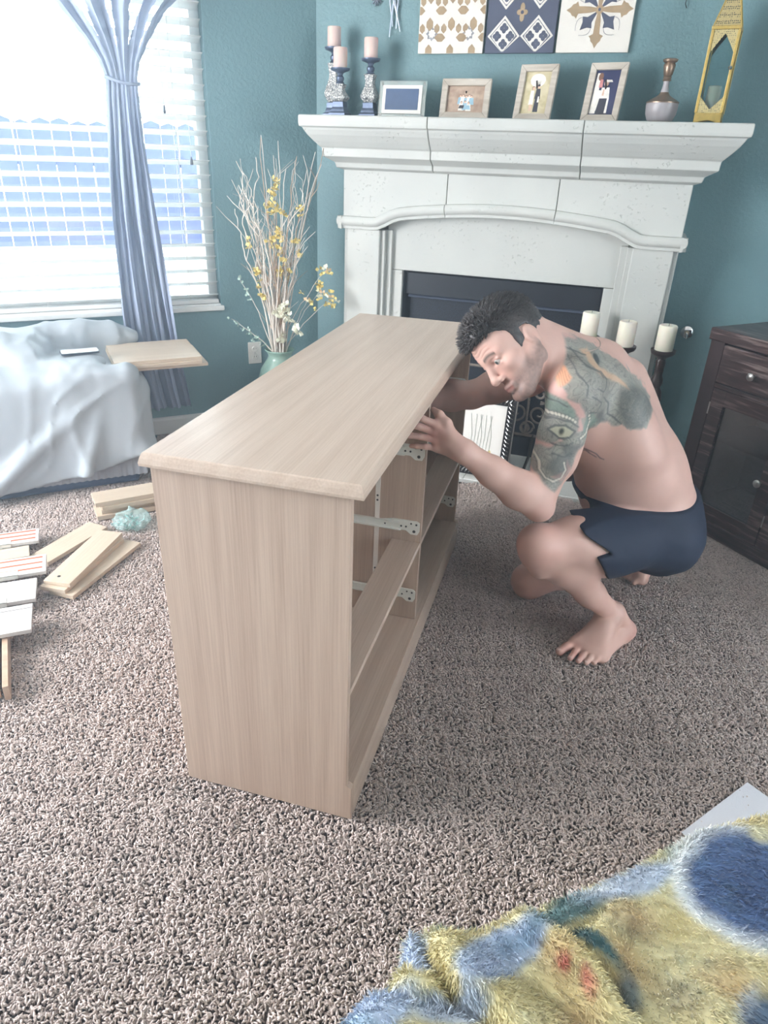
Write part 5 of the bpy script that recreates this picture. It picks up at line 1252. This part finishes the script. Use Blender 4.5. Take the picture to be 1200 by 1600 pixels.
PMs = [pm(226, 190, 170), pm(150, 186, 206), pm(60, 62, 74), pm(236, 232, 226), pm(120, 86, 70), pm(206, 140, 140)]
def bgm(name, a, b_, sc):
    t = NT(name); f = t.noise(t.coord(), sc, 4); return t.set(t.ramp(f, [(.3, a), (.7, b_)]), .25)
g1 = {'bg': bgm('autumn_print', srgb(150, 122, 104), srgb(196, 176, 158), 28), 'mats': PMs, 'shapes': []}
for k, (x, z, c) in enumerate(((-.14, .62, 0), (-.07, .64, 0), (.02, .60, 0), (.10, .64, 0), (.16, .60, 0), (-.10, .38, 0), (.0, .40, 0), (.10, .36, 0))):
    g1['shapes'] += [(3 if k % 2 else 1, 'b', x, z - .30, .075, .26), (4, 'e', x, z + .01, .030, .052), (0, 'e', x, z - .005, .026, .042)]
g1['shapes'] += [(2, 'b', -.05, .16, .12, .12), (1, 'b', .06, .12, .10, .16)]
photo_frame(.792, .165, .222, .158, .027, -.03, .18, 'wide whitewashed wooden frame with a family group photo on the mantel', g1)
g2 = {'bg': bgm('park_print', srgb(176, 164, 120), srgb(224, 214, 186), 24), 'mats': PMs, 'shapes': [(3, 'e', .0, .80, .30, .16), (4, 'b', -.14, .42, .07, .10), (3, 'b', -.14, .22, .09, .34), (0, 'b', -.16, .08, .03, .15), (0, 'b', -.10, .08, .03, .15), (4, 'e', -.12, .615, .055, .05), (0, 'e', -.11, .605, .045, .04), (2, 'b', .08, .05, .10, .36), (2, 'b', .08, .36, .11, .24), (0, 'e', .08, .655, .05, .045), (2, 'e', .08, .68, .05, .028), (3, 'b', .13, .28, .035, .14)]}
photo_frame(1.095, .17, .165, .215, .026, -.16, .24, 'upright wooden frame with a photo of a couple standing together', g2)
g3 = {'bg': bgm('indoor_print', srgb(42, 48, 84), srgb(64, 70, 108), 12), 'mats': PMs, 'shapes': [(3, 'b', -.36, .04, .12, .90), (4, 'e', -.28, .86, .10, .09), (3, 'b', -.16, .10, .16, .46), (0, 'e', .0, .72, .10, .08), (3, 'b', .0, .36, .22, .26), (2, 'b', .0, .0, .24, .38), (3, 'b', .08, .74, .16, .05), (5, 'b', -.22, .62, .08, .18), (3, 'b', .18, .05, .05, .34), (0, 'b', -.06, .44, .04, .14)]}
photo_frame(1.378, .17, .155, .222, .026, -.20, .26, 'upright wooden frame with a dark photo of a seated person in white, near the decanter', g3)
# decanter
t = thing('decanter', 'squat frosted glass decanter with a bronze neck and collar', 'decanter', mw(1.618, .165), A_FIRE)
brz = simple('aged_bronze', srgb(150, 128, 112), 0.35, 0.7, .15, 50); fro = simple('frosted_glass', srgb(190, 184, 190), 0.35, var=.05, scale=20, Transmission_Weight=.25)
MB().lathe([(.042, .008), (.050, .012), (.060, .035), (.063, .065), (.062, .074)], n=32).build('glass_body', fro, t, smooth=True)
MB().lathe([(.045, 0), (.047, .003), (.044, .009)], n=32).build('foot_ring', brz, t, smooth=True)
MB().lathe([(.0635, .073), (.064, .077), (.050, .086), (.030, .096), (.020, .104), (.016, .112)], n=32).build('shoulder', brz, t, smooth=True)
MB().lathe([(.016, .110), (.0115, .135), (.0115, .152)], n=24).build('glass_neck', fro, t, smooth=True)
MB().lathe([(.014, .150), (.018, .154), (.014, .158), (.017, .164), (.014, .168), (.017, .172), (.021, .190), (.023, .205), (.019, .212), (.027, .217), (.029, .224), (.022, .227), (.002, .229)], n=24).build('bronze_neck', brz, t, smooth=True)
# lantern
t = thing('lantern', 'tall gold lantern with pierced metal, glass sides and a candle inside', 'lantern', mw(1.803, .165), A_FIRE - .12)
gold = simple('gold_leaf_metal', srgb(206, 178, 104), 0.38, 0.75, .15, 60, .1); lw = .047; H0, H1 = .040, .315
b = MB()
for k in range(4):
    b.M = Matrix.Rotation(k * PI / 2, 4, 'Z')
    b.prism([(-lw - .004, 0), (-lw + .010, 0), (-.03, .010), (0, .016), (.03, .010), (lw - .010, 0), (lw + .004, 0), (lw, .034), (lw, H0), (-lw, H0), (-lw, .034)], -lw - .003, -lw + .002, 'xz')
b.M = Matrix.Identity(4); b.box((-lw, -lw, .030), (lw, lw, H0)); b.build('base', gold, t)
for sx in (-1, 1):
    for sy in (-1, 1): MB().box((sx * lw - .005, sy * lw - .005, H0), (sx * lw + .005, sy * lw + .005, H1)).build('corner_post', gold, t, bevel=.001)
MB().box((-lw - .006, -lw - .006, H1), (lw + .006, lw + .006, H1 + .012)).build('cornice', gold, t, bevel=.002)
def _pierce():
    m = NT('pierced_gold'); co = m.coord(); v = m.n('ShaderNodeTexVoronoi', Scale=150.0); v.inputs['Randomness'].default_value = .25; m.l(co, v.inputs['Vector'])
    c = m.ramp(v.outputs['Distance'], [(.30, srgb(60, 58, 44)), (.40, srgb(206, 190, 140))]); return m.set(c, .4, .5)
prc = _pierce()
for k in range(4):
    Rk = Matrix.Rotation(k * PI / 2, 4, 'Z')
    x = lw - .005
    for poly in ([(-x, H1), (-x, H1 - .075), (-x * .55, H1 - .045), (0, H1 - .012), (x * .55, H1 - .045), (x, H1 - .075), (x, H1)], [(-x, H0), (x, H0), (x, H0 + .055), (0, H0 + .012), (-x, H0 + .055)]):
        b = MB(); b.M = Rk; b.prism(poly, -lw - .001, -lw + .001, 'xz'); b.build('pierced_spandrel', prc, t)
    b = MB(); b.M = Rk; b.box((-x, -lw + .0012, H0), (x, -lw + .003, H1)); b.build('glass_pane', M['glass'], t)
b = MB()
for k in range(4):
    b.M = Matrix.Rotation(k * PI / 2, 4, 'Z'); b.add([(-lw - .002, -lw - .002, H1 + .012), (lw + .002, -lw - .002, H1 + .012), (.022, -.022, H1 + .105), (-.022, -.022, H1 + .105)], [(0, 1, 2, 3)])
b.M = Matrix.Identity(4); b.build('pierced_roof', prc, t)
b = MB()
for sx, sy in ((-1, -1), (1, -1), (1, 1), (-1, 1)): b.tube([(sx * (lw + .002), sy * (lw + .002), H1 + .010), (sx * .023, sy * .023, H1 + .106)], .003, 6)
b.box((-.024, -.024, H1 + .104), (.024, .024, H1 + .112)); b.tube([(.018 * math.cos(a), 0, H1 + .127 + .018 * math.sin(a)) for a in np.linspace(0, 2 * PI, 15)], .0025, 6); b.build('roof_ribs', gold, t)
MB().lathe([(.004, 0), (.007, .003), (.007, .008), (.003, .012)], n=12).build('latch', M['chrome'], t, loc=(lw - .004, -lw - .005, .19), rot=(PI / 2, 0, 0))
c = thing('candle', 'cream pillar candle standing inside the gold lantern', 'candle', mw(1.803, .165, MZ + .0405), A_FIRE); MB().lathe([(.026, 0), (.026, .092), (.022, .095), (.001, .092)], n=24).build('wax', M['wax'], c, smooth=True); MB().tube([(0, 0, .09), (0, 0, .102)], .001, 5).build('wick', M['dark_hole'], c)

# ================================================================ three tile-pattern canvases over the mantel
CZ = 1.818; CWd = .300
white_p, brown_p, navy_p, grey_p = simple('canvas_white', srgb(226, 222, 216), .8, var=.04, scale=12), simple('canvas_brown', srgb(168, 146, 118), .8, var=.14, scale=25), simple('canvas_navy', srgb(84, 90, 110), .8, var=.12, scale=14), simple('canvas_grey', srgb(150, 152, 160), .8, var=.15, scale=60)
def canvas(u0, label, base):
    t = thing('wall_canvas', label, 'wall art', fw(u0, 0.001, CZ), A_FIRE, 'patterned canvases above the mantel')
    MB().box((0, -.022, 0), (CWd, 0, CWd)).build('canvas_panel', base, t, bevel=.0015)
    return t
def paint(t, name, polys, mats):
    b = MB()
    for k, (mi, pts) in enumerate(polys):
        y = -.0224 - .00012 * mi - 1e-6 * k
        pts = [(min(max(x, .001), CWd - .001), min(max(z, .001), CWd - .001)) for x, z in pts]
        if abs(sum(pts[i][0] * pts[(i + 1) % len(pts)][1] - pts[(i + 1) % len(pts)][0] * pts[i][1] for i in range(len(pts)))) < 2e-6: continue
        b.add([(x, y, z) for x, z in pts], [tuple(range(len(pts)))], mi)
    o = b.build(name, mats, t); return o
# 1: eight-point stars in white between brown elongated hexagons
t1 = canvas(.518, 'left canvas of three: white star pattern between brown hexagons', white_p); pol = []
def hexa(cx, cz, ang, l, w): 
    P = [(-l, 0), (-l * .38, w), (l * .38, w), (l, 0), (l * .38, -w), (-l * .38, -w)]; ca, sa = math.cos(ang), math.sin(ang)
    return [(cx + x * ca - z * sa, cz + x * sa + z * ca) for x, z in P]
step = .1
for i in range(-1, 4):
    for j in range(-1, 4):
        cx, cz = i * step + .05, j * step + .06
        if (i + j) % 2 == 0:
            for k in range(4): a = k * PI / 2; pol.append((0, hexa(cx + .050 * math.cos(a), cz + .050 * math.sin(a), a, .026, .0155)))
        else:
            pass
for i in range(3):
    for j in range(3):
        cx, cz = .05 + i * .1, .06 + j * .1
        for sx in (-1, 1): pol.append((0, hexa(cx + sx * .034, cz + .034, PI / 2, .019, .012)))
paint(t1, 'brown_hexagons', pol, [brown_p]); pol = []
for cx, cz in ((.062, .075), (.230, .075), (.062, .26), (.23, .26)):
    for r, k in ((.028, 0), (.018, .2)): pol.append((0 if k == 0 else 1, [(cx + (r if q % 2 == 0 else r * .72) * math.cos(q * PI / 8 + k), cz + (r if q % 2 == 0 else r * .72) * math.sin(q * PI / 8 + k)) for q in range(16)]))
paint(t1, 'grey_rosettes', pol, [grey_p, white_p])
# 2: navy with pale lattice diamonds, quatrefoils and a tan flower
t2 = canvas(.8285, 'middle canvas of three: navy quatrefoil lattice with a tan flower', navy_p); pol = []
def dia(cx, cz, r): return [(cx - r, cz), (cx, cz - r * 1.05), (cx + r, cz), (cx, cz + r * 1.05)]
for cx, cz in ((.078, .062), (.222, .062), (.078, .232), (.222, .232)):
    pol.append((0, dia(cx, cz, .071))); pol.append((1, dia(cx, cz, .060)))
    for dx, dz in ((0, .026), (0, -.026), (.026, 0), (-.026, 0)):
        for ex, ez in ((.009, 0), (-.009, 0), (0, .009), (0, -.009)): pass
    pol.append((2, [(cx - .052, cz - .004), (cx - .004, cz - .056), (cx + .004, cz - .056), (cx + .052, cz + .0), (cx + .052, cz + .004), (cx + .003, cz + .056), (cx - .004, cz + .056), (cx - .052, cz + .004)]))
    for dx, dz in ((0, .029), (0, -.029), (.029, 0), (-.029, 0)):
        for ex, ez in ((.010, 0), (-.010, 0), (0, .010), (0, -.010)):
            pol.append((3, [(cx + dx + ex + .0092 * math.cos(q), cz + dz + ez + .0092 * math.sin(q)) for q in np.linspace(0, 2 * PI, 13)[:-1]]))
for k in range(4):
    a = k * PI / 2 + PI / 4 * 0; l = .034 if k % 2 else .024
    pol.append((4, [(.150 + l * .5 * math.cos(a) + (l * .5 * math.cos(q)) * abs(math.cos(a)) + .010 * math.cos(q) * abs(math.sin(a)), .147 + l * .5 * math.sin(a) + (l * .5 * math.sin(q)) * abs(math.sin(a)) + .010 * math.sin(q) * abs(math.cos(a))) for q in np.linspace(0, 2 * PI, 13)[:-1]]))
pol.append((5, [(.150 + .007 * math.cos(q), .147 + .007 * math.sin(q)) for q in np.linspace(0, 2 * PI, 13)[:-1]]))
paint(t2, 'lattice', pol, [white_p, navy_p, white_p, navy_p, brown_p, navy_p])
# 3: white with a brown fleur cross and dark leaves
t3 = canvas(1.1395, 'right canvas of three: white with a brown cross and dark leaf corners', white_p); pol = []; cx, cz = .160, .150
for k in range(4):
    a = k * PI / 2; ca, sa = math.cos(a), math.sin(a)
    P = [(.010, -.006), (.040, -.011), (.085, -.013), (.092, -.030), (.100, -.022), (.110, -.020), (.118, -.010), (.136, 0), (.118, .010), (.110, .020), (.100, .022), (.092, .030), (.085, .013), (.040, .011), (.010, .006)]
    pol.append((0, [(cx + x * ca - z * sa, cz + x * sa + z * ca) for x, z in P]))
    a += PI / 4; ca, sa = math.cos(a), math.sin(a)
    P = [(.014, -.003), (.050, -.014), (.062, -.030), (.074, -.014), (.100, 0), (.074, .014), (.062, .030), (.050, .014), (.014, .003)]
    pol.append((1, [(cx + x * ca - z * sa, cz + x * sa + z * ca) for x, z in P]))
    for q in range(15):
        s_ = q / 14; r = .05 + .062 * s_; w = .034 * math.sin(PI * (1 - s_) * .75 + .4)
        for sg in (-1, 1): X_, Z_ = cx + r * ca - sg * w * sa, cz + r * sa + sg * w * ca; pol.append((2, [(X_ + .0017 * math.cos(v), Z_ + .0017 * math.sin(v)) for v in np.linspace(0, 2 * PI, 7)[:-1]]))
pol.append((3, [(cx + .016 * math.cos(q), cz + .016 * math.sin(q)) for q in np.linspace(0, 2 * PI, 17)[:-1]])); pol.append((4, [(cx + .006 * math.cos(q), cz + .006 * math.sin(q)) for q in np.linspace(0, 2 * PI, 13)[:-1]]))
paint(t3, 'cross_pattern', pol, [brown_p, navy_p, navy_p, brown_p, navy_p])
# metal wall ornament and rosette left of the canvases
silv = simple('antique_silver', srgb(168, 176, 192), .35, .8, .15, 60)
t = thing('wall_ornament', 'silver metal wall ornament of crossed spikes above the candle holders', 'wall ornament', fw(.392, .0, 2.03), A_FIRE)
b = MB()
for (x0, z0, x1, z1) in ((-.030, .06, -.004, -.105), (-.006, .03, .032, -.125), (.022, .04, .012, -.115), (.006, .05, -.020, -.145), (-.022, .05, .028, -.10)): b.tube([(x0, -.010, z0), ((x0 + x1) / 2, -.016, (z0 + z1) / 2), (x1, -.010, z1)], [.0045, .0038, .002], 6)
b.build('spikes', silv, t, smooth=True)
b = MB(); b.lathe([(.022, 0), (.024, .006), (.014, .012), (.006, .018)], n=16); b.build('boss', silv, t, smooth=True, loc=(0, 0, .03), rot=(PI / 2, 0, 0))
t = thing('wall_rosette', 'small round silver rosette on the wall left of the spiked ornament', 'wall ornament', fw(.305, .0, 2.03), A_FIRE)
b = MB()
for k in range(10): a = 2 * PI * k / 10; b.tube([(.004 * math.cos(a), -.006, .004 * math.sin(a)), (.022 * math.cos(a + .2), -.012, .022 * math.sin(a + .2)), (.027 * math.cos(a), -.006, .027 * math.sin(a))], [.003, .004, .002], 5)
b.build('petals', silv, t, smooth=True); b = MB().lathe([(.010, 0), (.010, .010), (.004, .014)], n=14); b.build('centre', silv, t, loc=(0, 0, 0), rot=(PI / 2, 0, 0))
t = thing('wall_hook', 'thin dark wire hook high on the wall beside the lantern', 'hook', fw(1.634, .0, 1.99), A_FIRE)
MB().tube([(0, -.001, .03), (0, -.010, .02), (-.004, -.012, -.008), (.004, -.006, -.022)], .0018, 5).build('wire', M['black_iron'], t)
# gas key valve
t = thing('gas_valve', 'chrome gas key valve rosette on the wall right of the fireplace', 'valve', fw(1.921, .0, .701), A_FIRE)
MB().lathe([(.027, 0), (.028, .003), (.020, .008), (.012, .010), (.010, .014)], n=28).build('escutcheon', M['chrome'], t, smooth=True, rot=(PI / 2, 0, 0))
MB().tube([(0, -.012, 0), (.001, -.045, -.006), (.0, -.052, -.022)], .0032, 8).build('key', M['chrome'], t, smooth=True); 

# ================================================================ tall candle stands on the hearth
def stand(u, e, h, label, cl):
    t = thing('candle_stand', label, 'candle stand', fw(u, e, .006), A_FIRE, 'turned candle stands on the hearth')
    MB().lathe([(.062, 0), (.064, .010), (.054, .018), (.046, .026), (.030, .040), (.020, .060), (.019, .075)], n=28).build('base', M['espresso_turned'], t, smooth=True)
    s = h - .10
    MB().lathe([(.019, .070), (.028, .090), (.030, .12), (.024, s * .45), (.018, s * .62), (.026, s * .66), (.031, s * .72), (.036, s * .80), (.030, s * .86), (.020, s * .89), (.026, s * .92), (.026, s * .95), (.017, s * .985), (.020, s + .01)], n=28).build('turned_column', M['espresso_turned'], t, smooth=True)
    MB().lathe([(.017, s), (.022, s + .05), (.018, s + .06), (.030, s + .072), (.048, s + .082), (.052, s + .092), (.052, s + .1), (.046, s + .098), (.001, s + .097)], n=28).build('cup', M['espresso_turned'], t, smooth=True)
    c = thing('candle', cl, 'candle', fw(u, e, .006 + h - .0025), A_FIRE, 'pillar candles on the hearth stands')
    MB().lathe([(.0365, 0), (.038, .002), (.038, .102), (.034, .107), (.010, .104), (.001, .103)], n=30).build('wax', M['wax'], c, smooth=True); MB().tube([(0, 0, .10), (.001, 0, .112)], .0011, 5).build('wick', M['dark_hole'], c)
stand(1.492, .33, .700, 'dark turned candle stand before the right edge of the firebox', 'white pillar candle on the stand before the firebox edge')
stand(1.655, .40, .690, 'dark turned candle stand before the middle of the right pilaster', 'white pillar candle on the middle dark stand')
stand(1.818, .40, .690, 'dark turned candle stand at the outer corner of the hearth by the gas valve', 'white pillar candle on the stand nearest the gas valve')
# ornate framed print leaning on the fireplace
t = thing('picture_frame', 'ornate black and silver framed botanical print leaning low on the hearth', 'picture', fw(1.08, .49, .0065), A_FIRE - .03)
R2 = Matrix.Rotation(-.16, 4, 'X'); FWd, FH, BWd = .30, .40, .042
def T(fn, name, mat, par=t, **k):
    b = MB(); b.M = R2; fn(b); return b.build(name, mat, par, **k)
blk = simple('black_lacquer', srgb(34, 34, 38), .35, .2, .2, 50)
for a in (([(-FWd / 2, 0), (FWd / 2, 0), (FWd / 2 - BWd, BWd), (-FWd / 2 + BWd, BWd)]), ([(FWd / 2, 0), (FWd / 2, FH), (FWd / 2 - BWd, FH - BWd), (FWd / 2 - BWd, BWd)]), ([(FWd / 2, FH), (-FWd / 2, FH), (-FWd / 2 + BWd, FH - BWd), (FWd / 2 - BWd, FH - BWd)]), ([(-FWd / 2, FH), (-FWd / 2, 0), (-FWd / 2 + BWd, BWd), (-FWd / 2 + BWd, FH - BWd)])):
    T(lambda b: b.prism(a, -.020, 0, 'xz'), 'frame_rail', blk, bevel=.003)
b = MB(); b.M = R2
def leafrun(x0, z0, x1, z1, n):
    for i in range(n):
        s_ = (i + .5) / n; x, z = x0 + (x1 - x0) * s_, z0 + (z1 - z0) * s_; dx, dz = (x1 - x0) / n * .42, (z1 - z0) / n * .42; nx, nz = -(z1 - z0), (x1 - x0); l = math.hypot(nx, nz); nx, nz = nx / l * .013, nz / l * .013
        b.tube([(x - dx - nx, -.021, z - dz - nz), (x - dx * .2, -.026, z - dz * .2), (x + dx + nx * .9, -.021, z + dz + nz * .9)], [.0016, .0042, .0016], 5)
h_ = BWd / 2
leafrun(-FWd / 2 + h_, h_, FWd / 2 - h_, h_, 14); leafrun(FWd / 2 - h_, h_, FWd / 2 - h_, FH - h_, 18); leafrun(-FWd / 2 + h_, FH - h_, FWd / 2 - h_, FH - h_, 14); leafrun(-FWd / 2 + h_, h_, -FWd / 2 + h_, FH - h_, 18)
b.build('carved_leaves', M['steel'], t, smooth=True)
b = MB(); b.M = R2
for x0, z0, x1, z1 in ((-FWd / 2 - .004, -.0, -FWd / 2 + .002, FH), (FWd / 2 - .002, 0, FWd / 2 + .004, FH), (-FWd / 2, FH - .002, FWd / 2, FH + .004)): b.box((x0, -.017, z0), (x1, 0, z1))
b.build('silver_edge', M['steel'], t)
T(lambda b: b.box((-FWd / 2 + .03, -.008, .03), (FWd / 2 - .03, -.004, FH - .03)), 'white_mat', M['white_plastic'])
b = MB(); b.M = R2; gr, ye = simple('stem_grey', srgb(150, 158, 150), .7), simple('print_yellow', srgb(222, 206, 120), .7)
for k in range(7):
    x = -.05 + .016 * k; b.tube([(x, -.0082, .09 + .01 * (k % 3)), (x + .004, -.0082, .2), (x + .012 * (k % 3 - 1), -.0082, .30)], .0016, 4, 0)
for k in range(6): b.ball((-.05 + .02 * k, -.0082, .10 + .02 * (k % 2)), .008, 6, 1, (1, .05, 1.6))
b.build('botanical_print', [gr, ye], t)
# iron scroll fire screen
t = thing('fire_screen', 'worn iron scrollwork fire screen standing on the hearth behind the framed print', 'fire screen', fw(1.17, .33, .0065), A_FIRE)
b = MB()
def scroll(cx, cz, r, turns, sgn=1, a0=0): 
    n = 40; b.tube([(cx + r * (1 - .85 * i / n) * math.cos(a0 + sgn * turns * 2 * PI * i / n), 0, cz + r * (1 - .85 * i / n) * math.sin(a0 + sgn * turns * 2 * PI * i / n)) for i in range(n + 1)], .0055, 6)
SW_ = .235
for cx, s_ in ((-.145, 1), (-.02, -1), (.05, 1), (.155, -1)): scroll(cx, .30, .062, 1.6, s_, PI / 2 if s_ > 0 else PI / 2); scroll(cx + .05 * s_, .225, .036, 1.3, -s_, 0); scroll(cx, .40, .05, 1.4, -s_, -PI / 2)
scr = simple('worn_iron', srgb(128, 120, 114), .5, .5, .2, 60)
b.build('scrollwork', scr, t, smooth=True)
b = MB(); 
for z in (.185, .50): b.tube([(-SW_, 0, z), (SW_, 0, z)], .0075, 8)
for x in (-SW_, -.08, .10, SW_): b.tube([(x, 0, .185), (x, 0, .50)], .006, 8)
b.build('screen_frame', scr, t, smooth=True)
for x in (-.20, .142): MB().tube([(x, 0, .19), (x - .004, -.02, .08), (x - .02, -.075, .006), (x - .02, -.088, .0072)], .0075, 8).build('foot', M['black_iron'], t, smooth=True)
for x in (-.20, .20): MB().tube([(x, 0, .19), (x, .06, .0072)], .006, 8).build('back_foot', M['black_iron'], t, smooth=True)
# ================================================================ carpet pile: twisted yarn tufts over the whole floor
def tuft_patch(seed, size=.10, n=300):
    r = np.random.default_rng(seed); V = []; F = []; cv = []
    k = int(round(math.sqrt(n))); 
    for a in range(k):
        for c in range(k):
            x = (a + r.uniform(0, 1)) / k * size - size / 2; y = (c + r.uniform(0, 1)) / k * size - size / 2
            az = r.uniform(0, 2 * PI); lean = r.uniform(.25, 1.25); L_ = r.uniform(.013, .021); rad = r.uniform(.0020, .0030)
            d0 = np.array([0, 0, 1.0]); d1 = np.array([math.cos(az) * math.sin(lean), math.sin(az) * math.sin(lean), math.cos(lean)]); az2 = az + r.normal(0, .9); l2 = min(1.9, lean + r.uniform(.2, .9)); d2 = np.array([math.cos(az2) * math.sin(l2), math.sin(az2) * math.sin(l2), math.cos(l2)])
            p = [np.array([x, y, -.016])]; p.append(p[0] + d0 * L_ * .30); p.append(p[1] + d1 * L_ * .42); p.append(p[2] + d2 * L_ * .36)
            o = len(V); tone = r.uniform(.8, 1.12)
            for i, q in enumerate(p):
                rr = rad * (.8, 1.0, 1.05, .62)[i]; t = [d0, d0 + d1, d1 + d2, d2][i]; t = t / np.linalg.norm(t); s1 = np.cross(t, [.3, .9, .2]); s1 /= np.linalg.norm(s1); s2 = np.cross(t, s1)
                for j in range(4): an = PI / 2 * j + i * .9; V.append(q + (s1 * math.cos(an) + s2 * math.sin(an)) * rr); cv.append([tone * (.46, .74, 1.0, 1.12)[i]] * 3)  # yarn darkened towards the root, painting shade into the pile
            for i in range(3):
                for j in range(4): F.append((o + 4 * i + j, o + 4 * i + (j + 1) % 4, o + 4 * i + 4 + (j + 1) % 4, o + 4 * i + 4 + j))
            F.append((o + 12, o + 13, o + 14, o + 15))
    return V, F, np.array(cv)
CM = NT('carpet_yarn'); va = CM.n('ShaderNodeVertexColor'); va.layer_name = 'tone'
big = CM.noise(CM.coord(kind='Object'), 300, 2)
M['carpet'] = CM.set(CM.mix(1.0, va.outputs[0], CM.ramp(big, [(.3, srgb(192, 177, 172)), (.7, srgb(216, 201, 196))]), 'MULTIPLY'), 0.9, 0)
pts = {0: [], 1: [], 2: [], 3: []}; st = .088
for i in range(-28, 30):
    for j in range(4, 46):
        x, y = i * st, j * st
        P = Vector((x, y, 0)); q = P - C
        if q.dot(FN) < .03 or q.dot(WN) < .03: continue
        if 0.215 < q.dot(FU) < 1.845 and q.dot(FN) < .555: continue     # the hearth
        if y > 1.2 and abs(x) > .62 * y + .75: continue                # beyond the frame's reach
        if y < .45: continue
        pts[random.randrange(4)].append((x + random.uniform(-.006, .006), y + random.uniform(-.006, .006), random.uniform(-.0015, .0015)))
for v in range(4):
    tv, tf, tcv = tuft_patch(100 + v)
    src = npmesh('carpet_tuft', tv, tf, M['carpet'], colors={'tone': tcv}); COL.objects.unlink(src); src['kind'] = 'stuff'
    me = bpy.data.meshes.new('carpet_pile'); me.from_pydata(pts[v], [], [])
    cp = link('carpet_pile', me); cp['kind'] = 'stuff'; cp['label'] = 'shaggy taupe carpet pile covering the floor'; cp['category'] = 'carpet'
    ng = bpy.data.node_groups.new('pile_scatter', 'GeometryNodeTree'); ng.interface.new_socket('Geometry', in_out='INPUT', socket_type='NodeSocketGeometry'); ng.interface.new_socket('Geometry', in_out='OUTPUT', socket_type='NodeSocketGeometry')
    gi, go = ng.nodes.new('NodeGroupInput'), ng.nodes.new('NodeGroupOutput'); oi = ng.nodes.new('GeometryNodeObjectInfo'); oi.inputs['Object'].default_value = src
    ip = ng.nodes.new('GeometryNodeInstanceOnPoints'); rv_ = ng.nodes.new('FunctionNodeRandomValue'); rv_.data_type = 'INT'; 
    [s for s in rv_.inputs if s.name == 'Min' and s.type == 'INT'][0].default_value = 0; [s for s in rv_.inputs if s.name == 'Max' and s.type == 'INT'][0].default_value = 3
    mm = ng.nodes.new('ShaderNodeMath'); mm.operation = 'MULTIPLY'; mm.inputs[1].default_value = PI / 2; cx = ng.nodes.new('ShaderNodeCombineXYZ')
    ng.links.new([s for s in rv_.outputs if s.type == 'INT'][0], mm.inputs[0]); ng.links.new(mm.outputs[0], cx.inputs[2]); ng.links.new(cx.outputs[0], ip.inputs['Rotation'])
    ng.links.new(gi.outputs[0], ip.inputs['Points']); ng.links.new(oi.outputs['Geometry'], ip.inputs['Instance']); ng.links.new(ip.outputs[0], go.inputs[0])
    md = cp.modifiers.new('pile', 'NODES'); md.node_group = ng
# ================================================================ thin air volume added to imitate veiling glare of the lens
hz = bpy.data.materials.new('veil_scatter'); hz.use_nodes = True; nt_ = hz.node_tree; nt_.nodes.clear()
o_ = nt_.nodes.new('ShaderNodeOutputMaterial'); vs_ = nt_.nodes.new('ShaderNodeVolumeScatter'); vs_.inputs['Color'].default_value = (.70, .85, 1.0, 1); vs_.inputs['Density'].default_value = VEIL; vs_.inputs['Anisotropy'].default_value = 0.65
nt_.links.new(vs_.outputs[0], o_.inputs['Volume'])
h = MB().prism([(LWX - .08, -2.67), (4.6, -2.67), (4.6, -1.6), tuple(RC + Vector((.06, .02, 0)))[:2], tuple(C + Vector((.01, .065, 0)))[:2], tuple(ww(3.05, -.07))[:2]], -.06, CEIL + .04).build('glare_veil', hz)
tag(h, 'thin bluish air volume added to the room to imitate lens glare', 'glare_veil', kind='stuff')
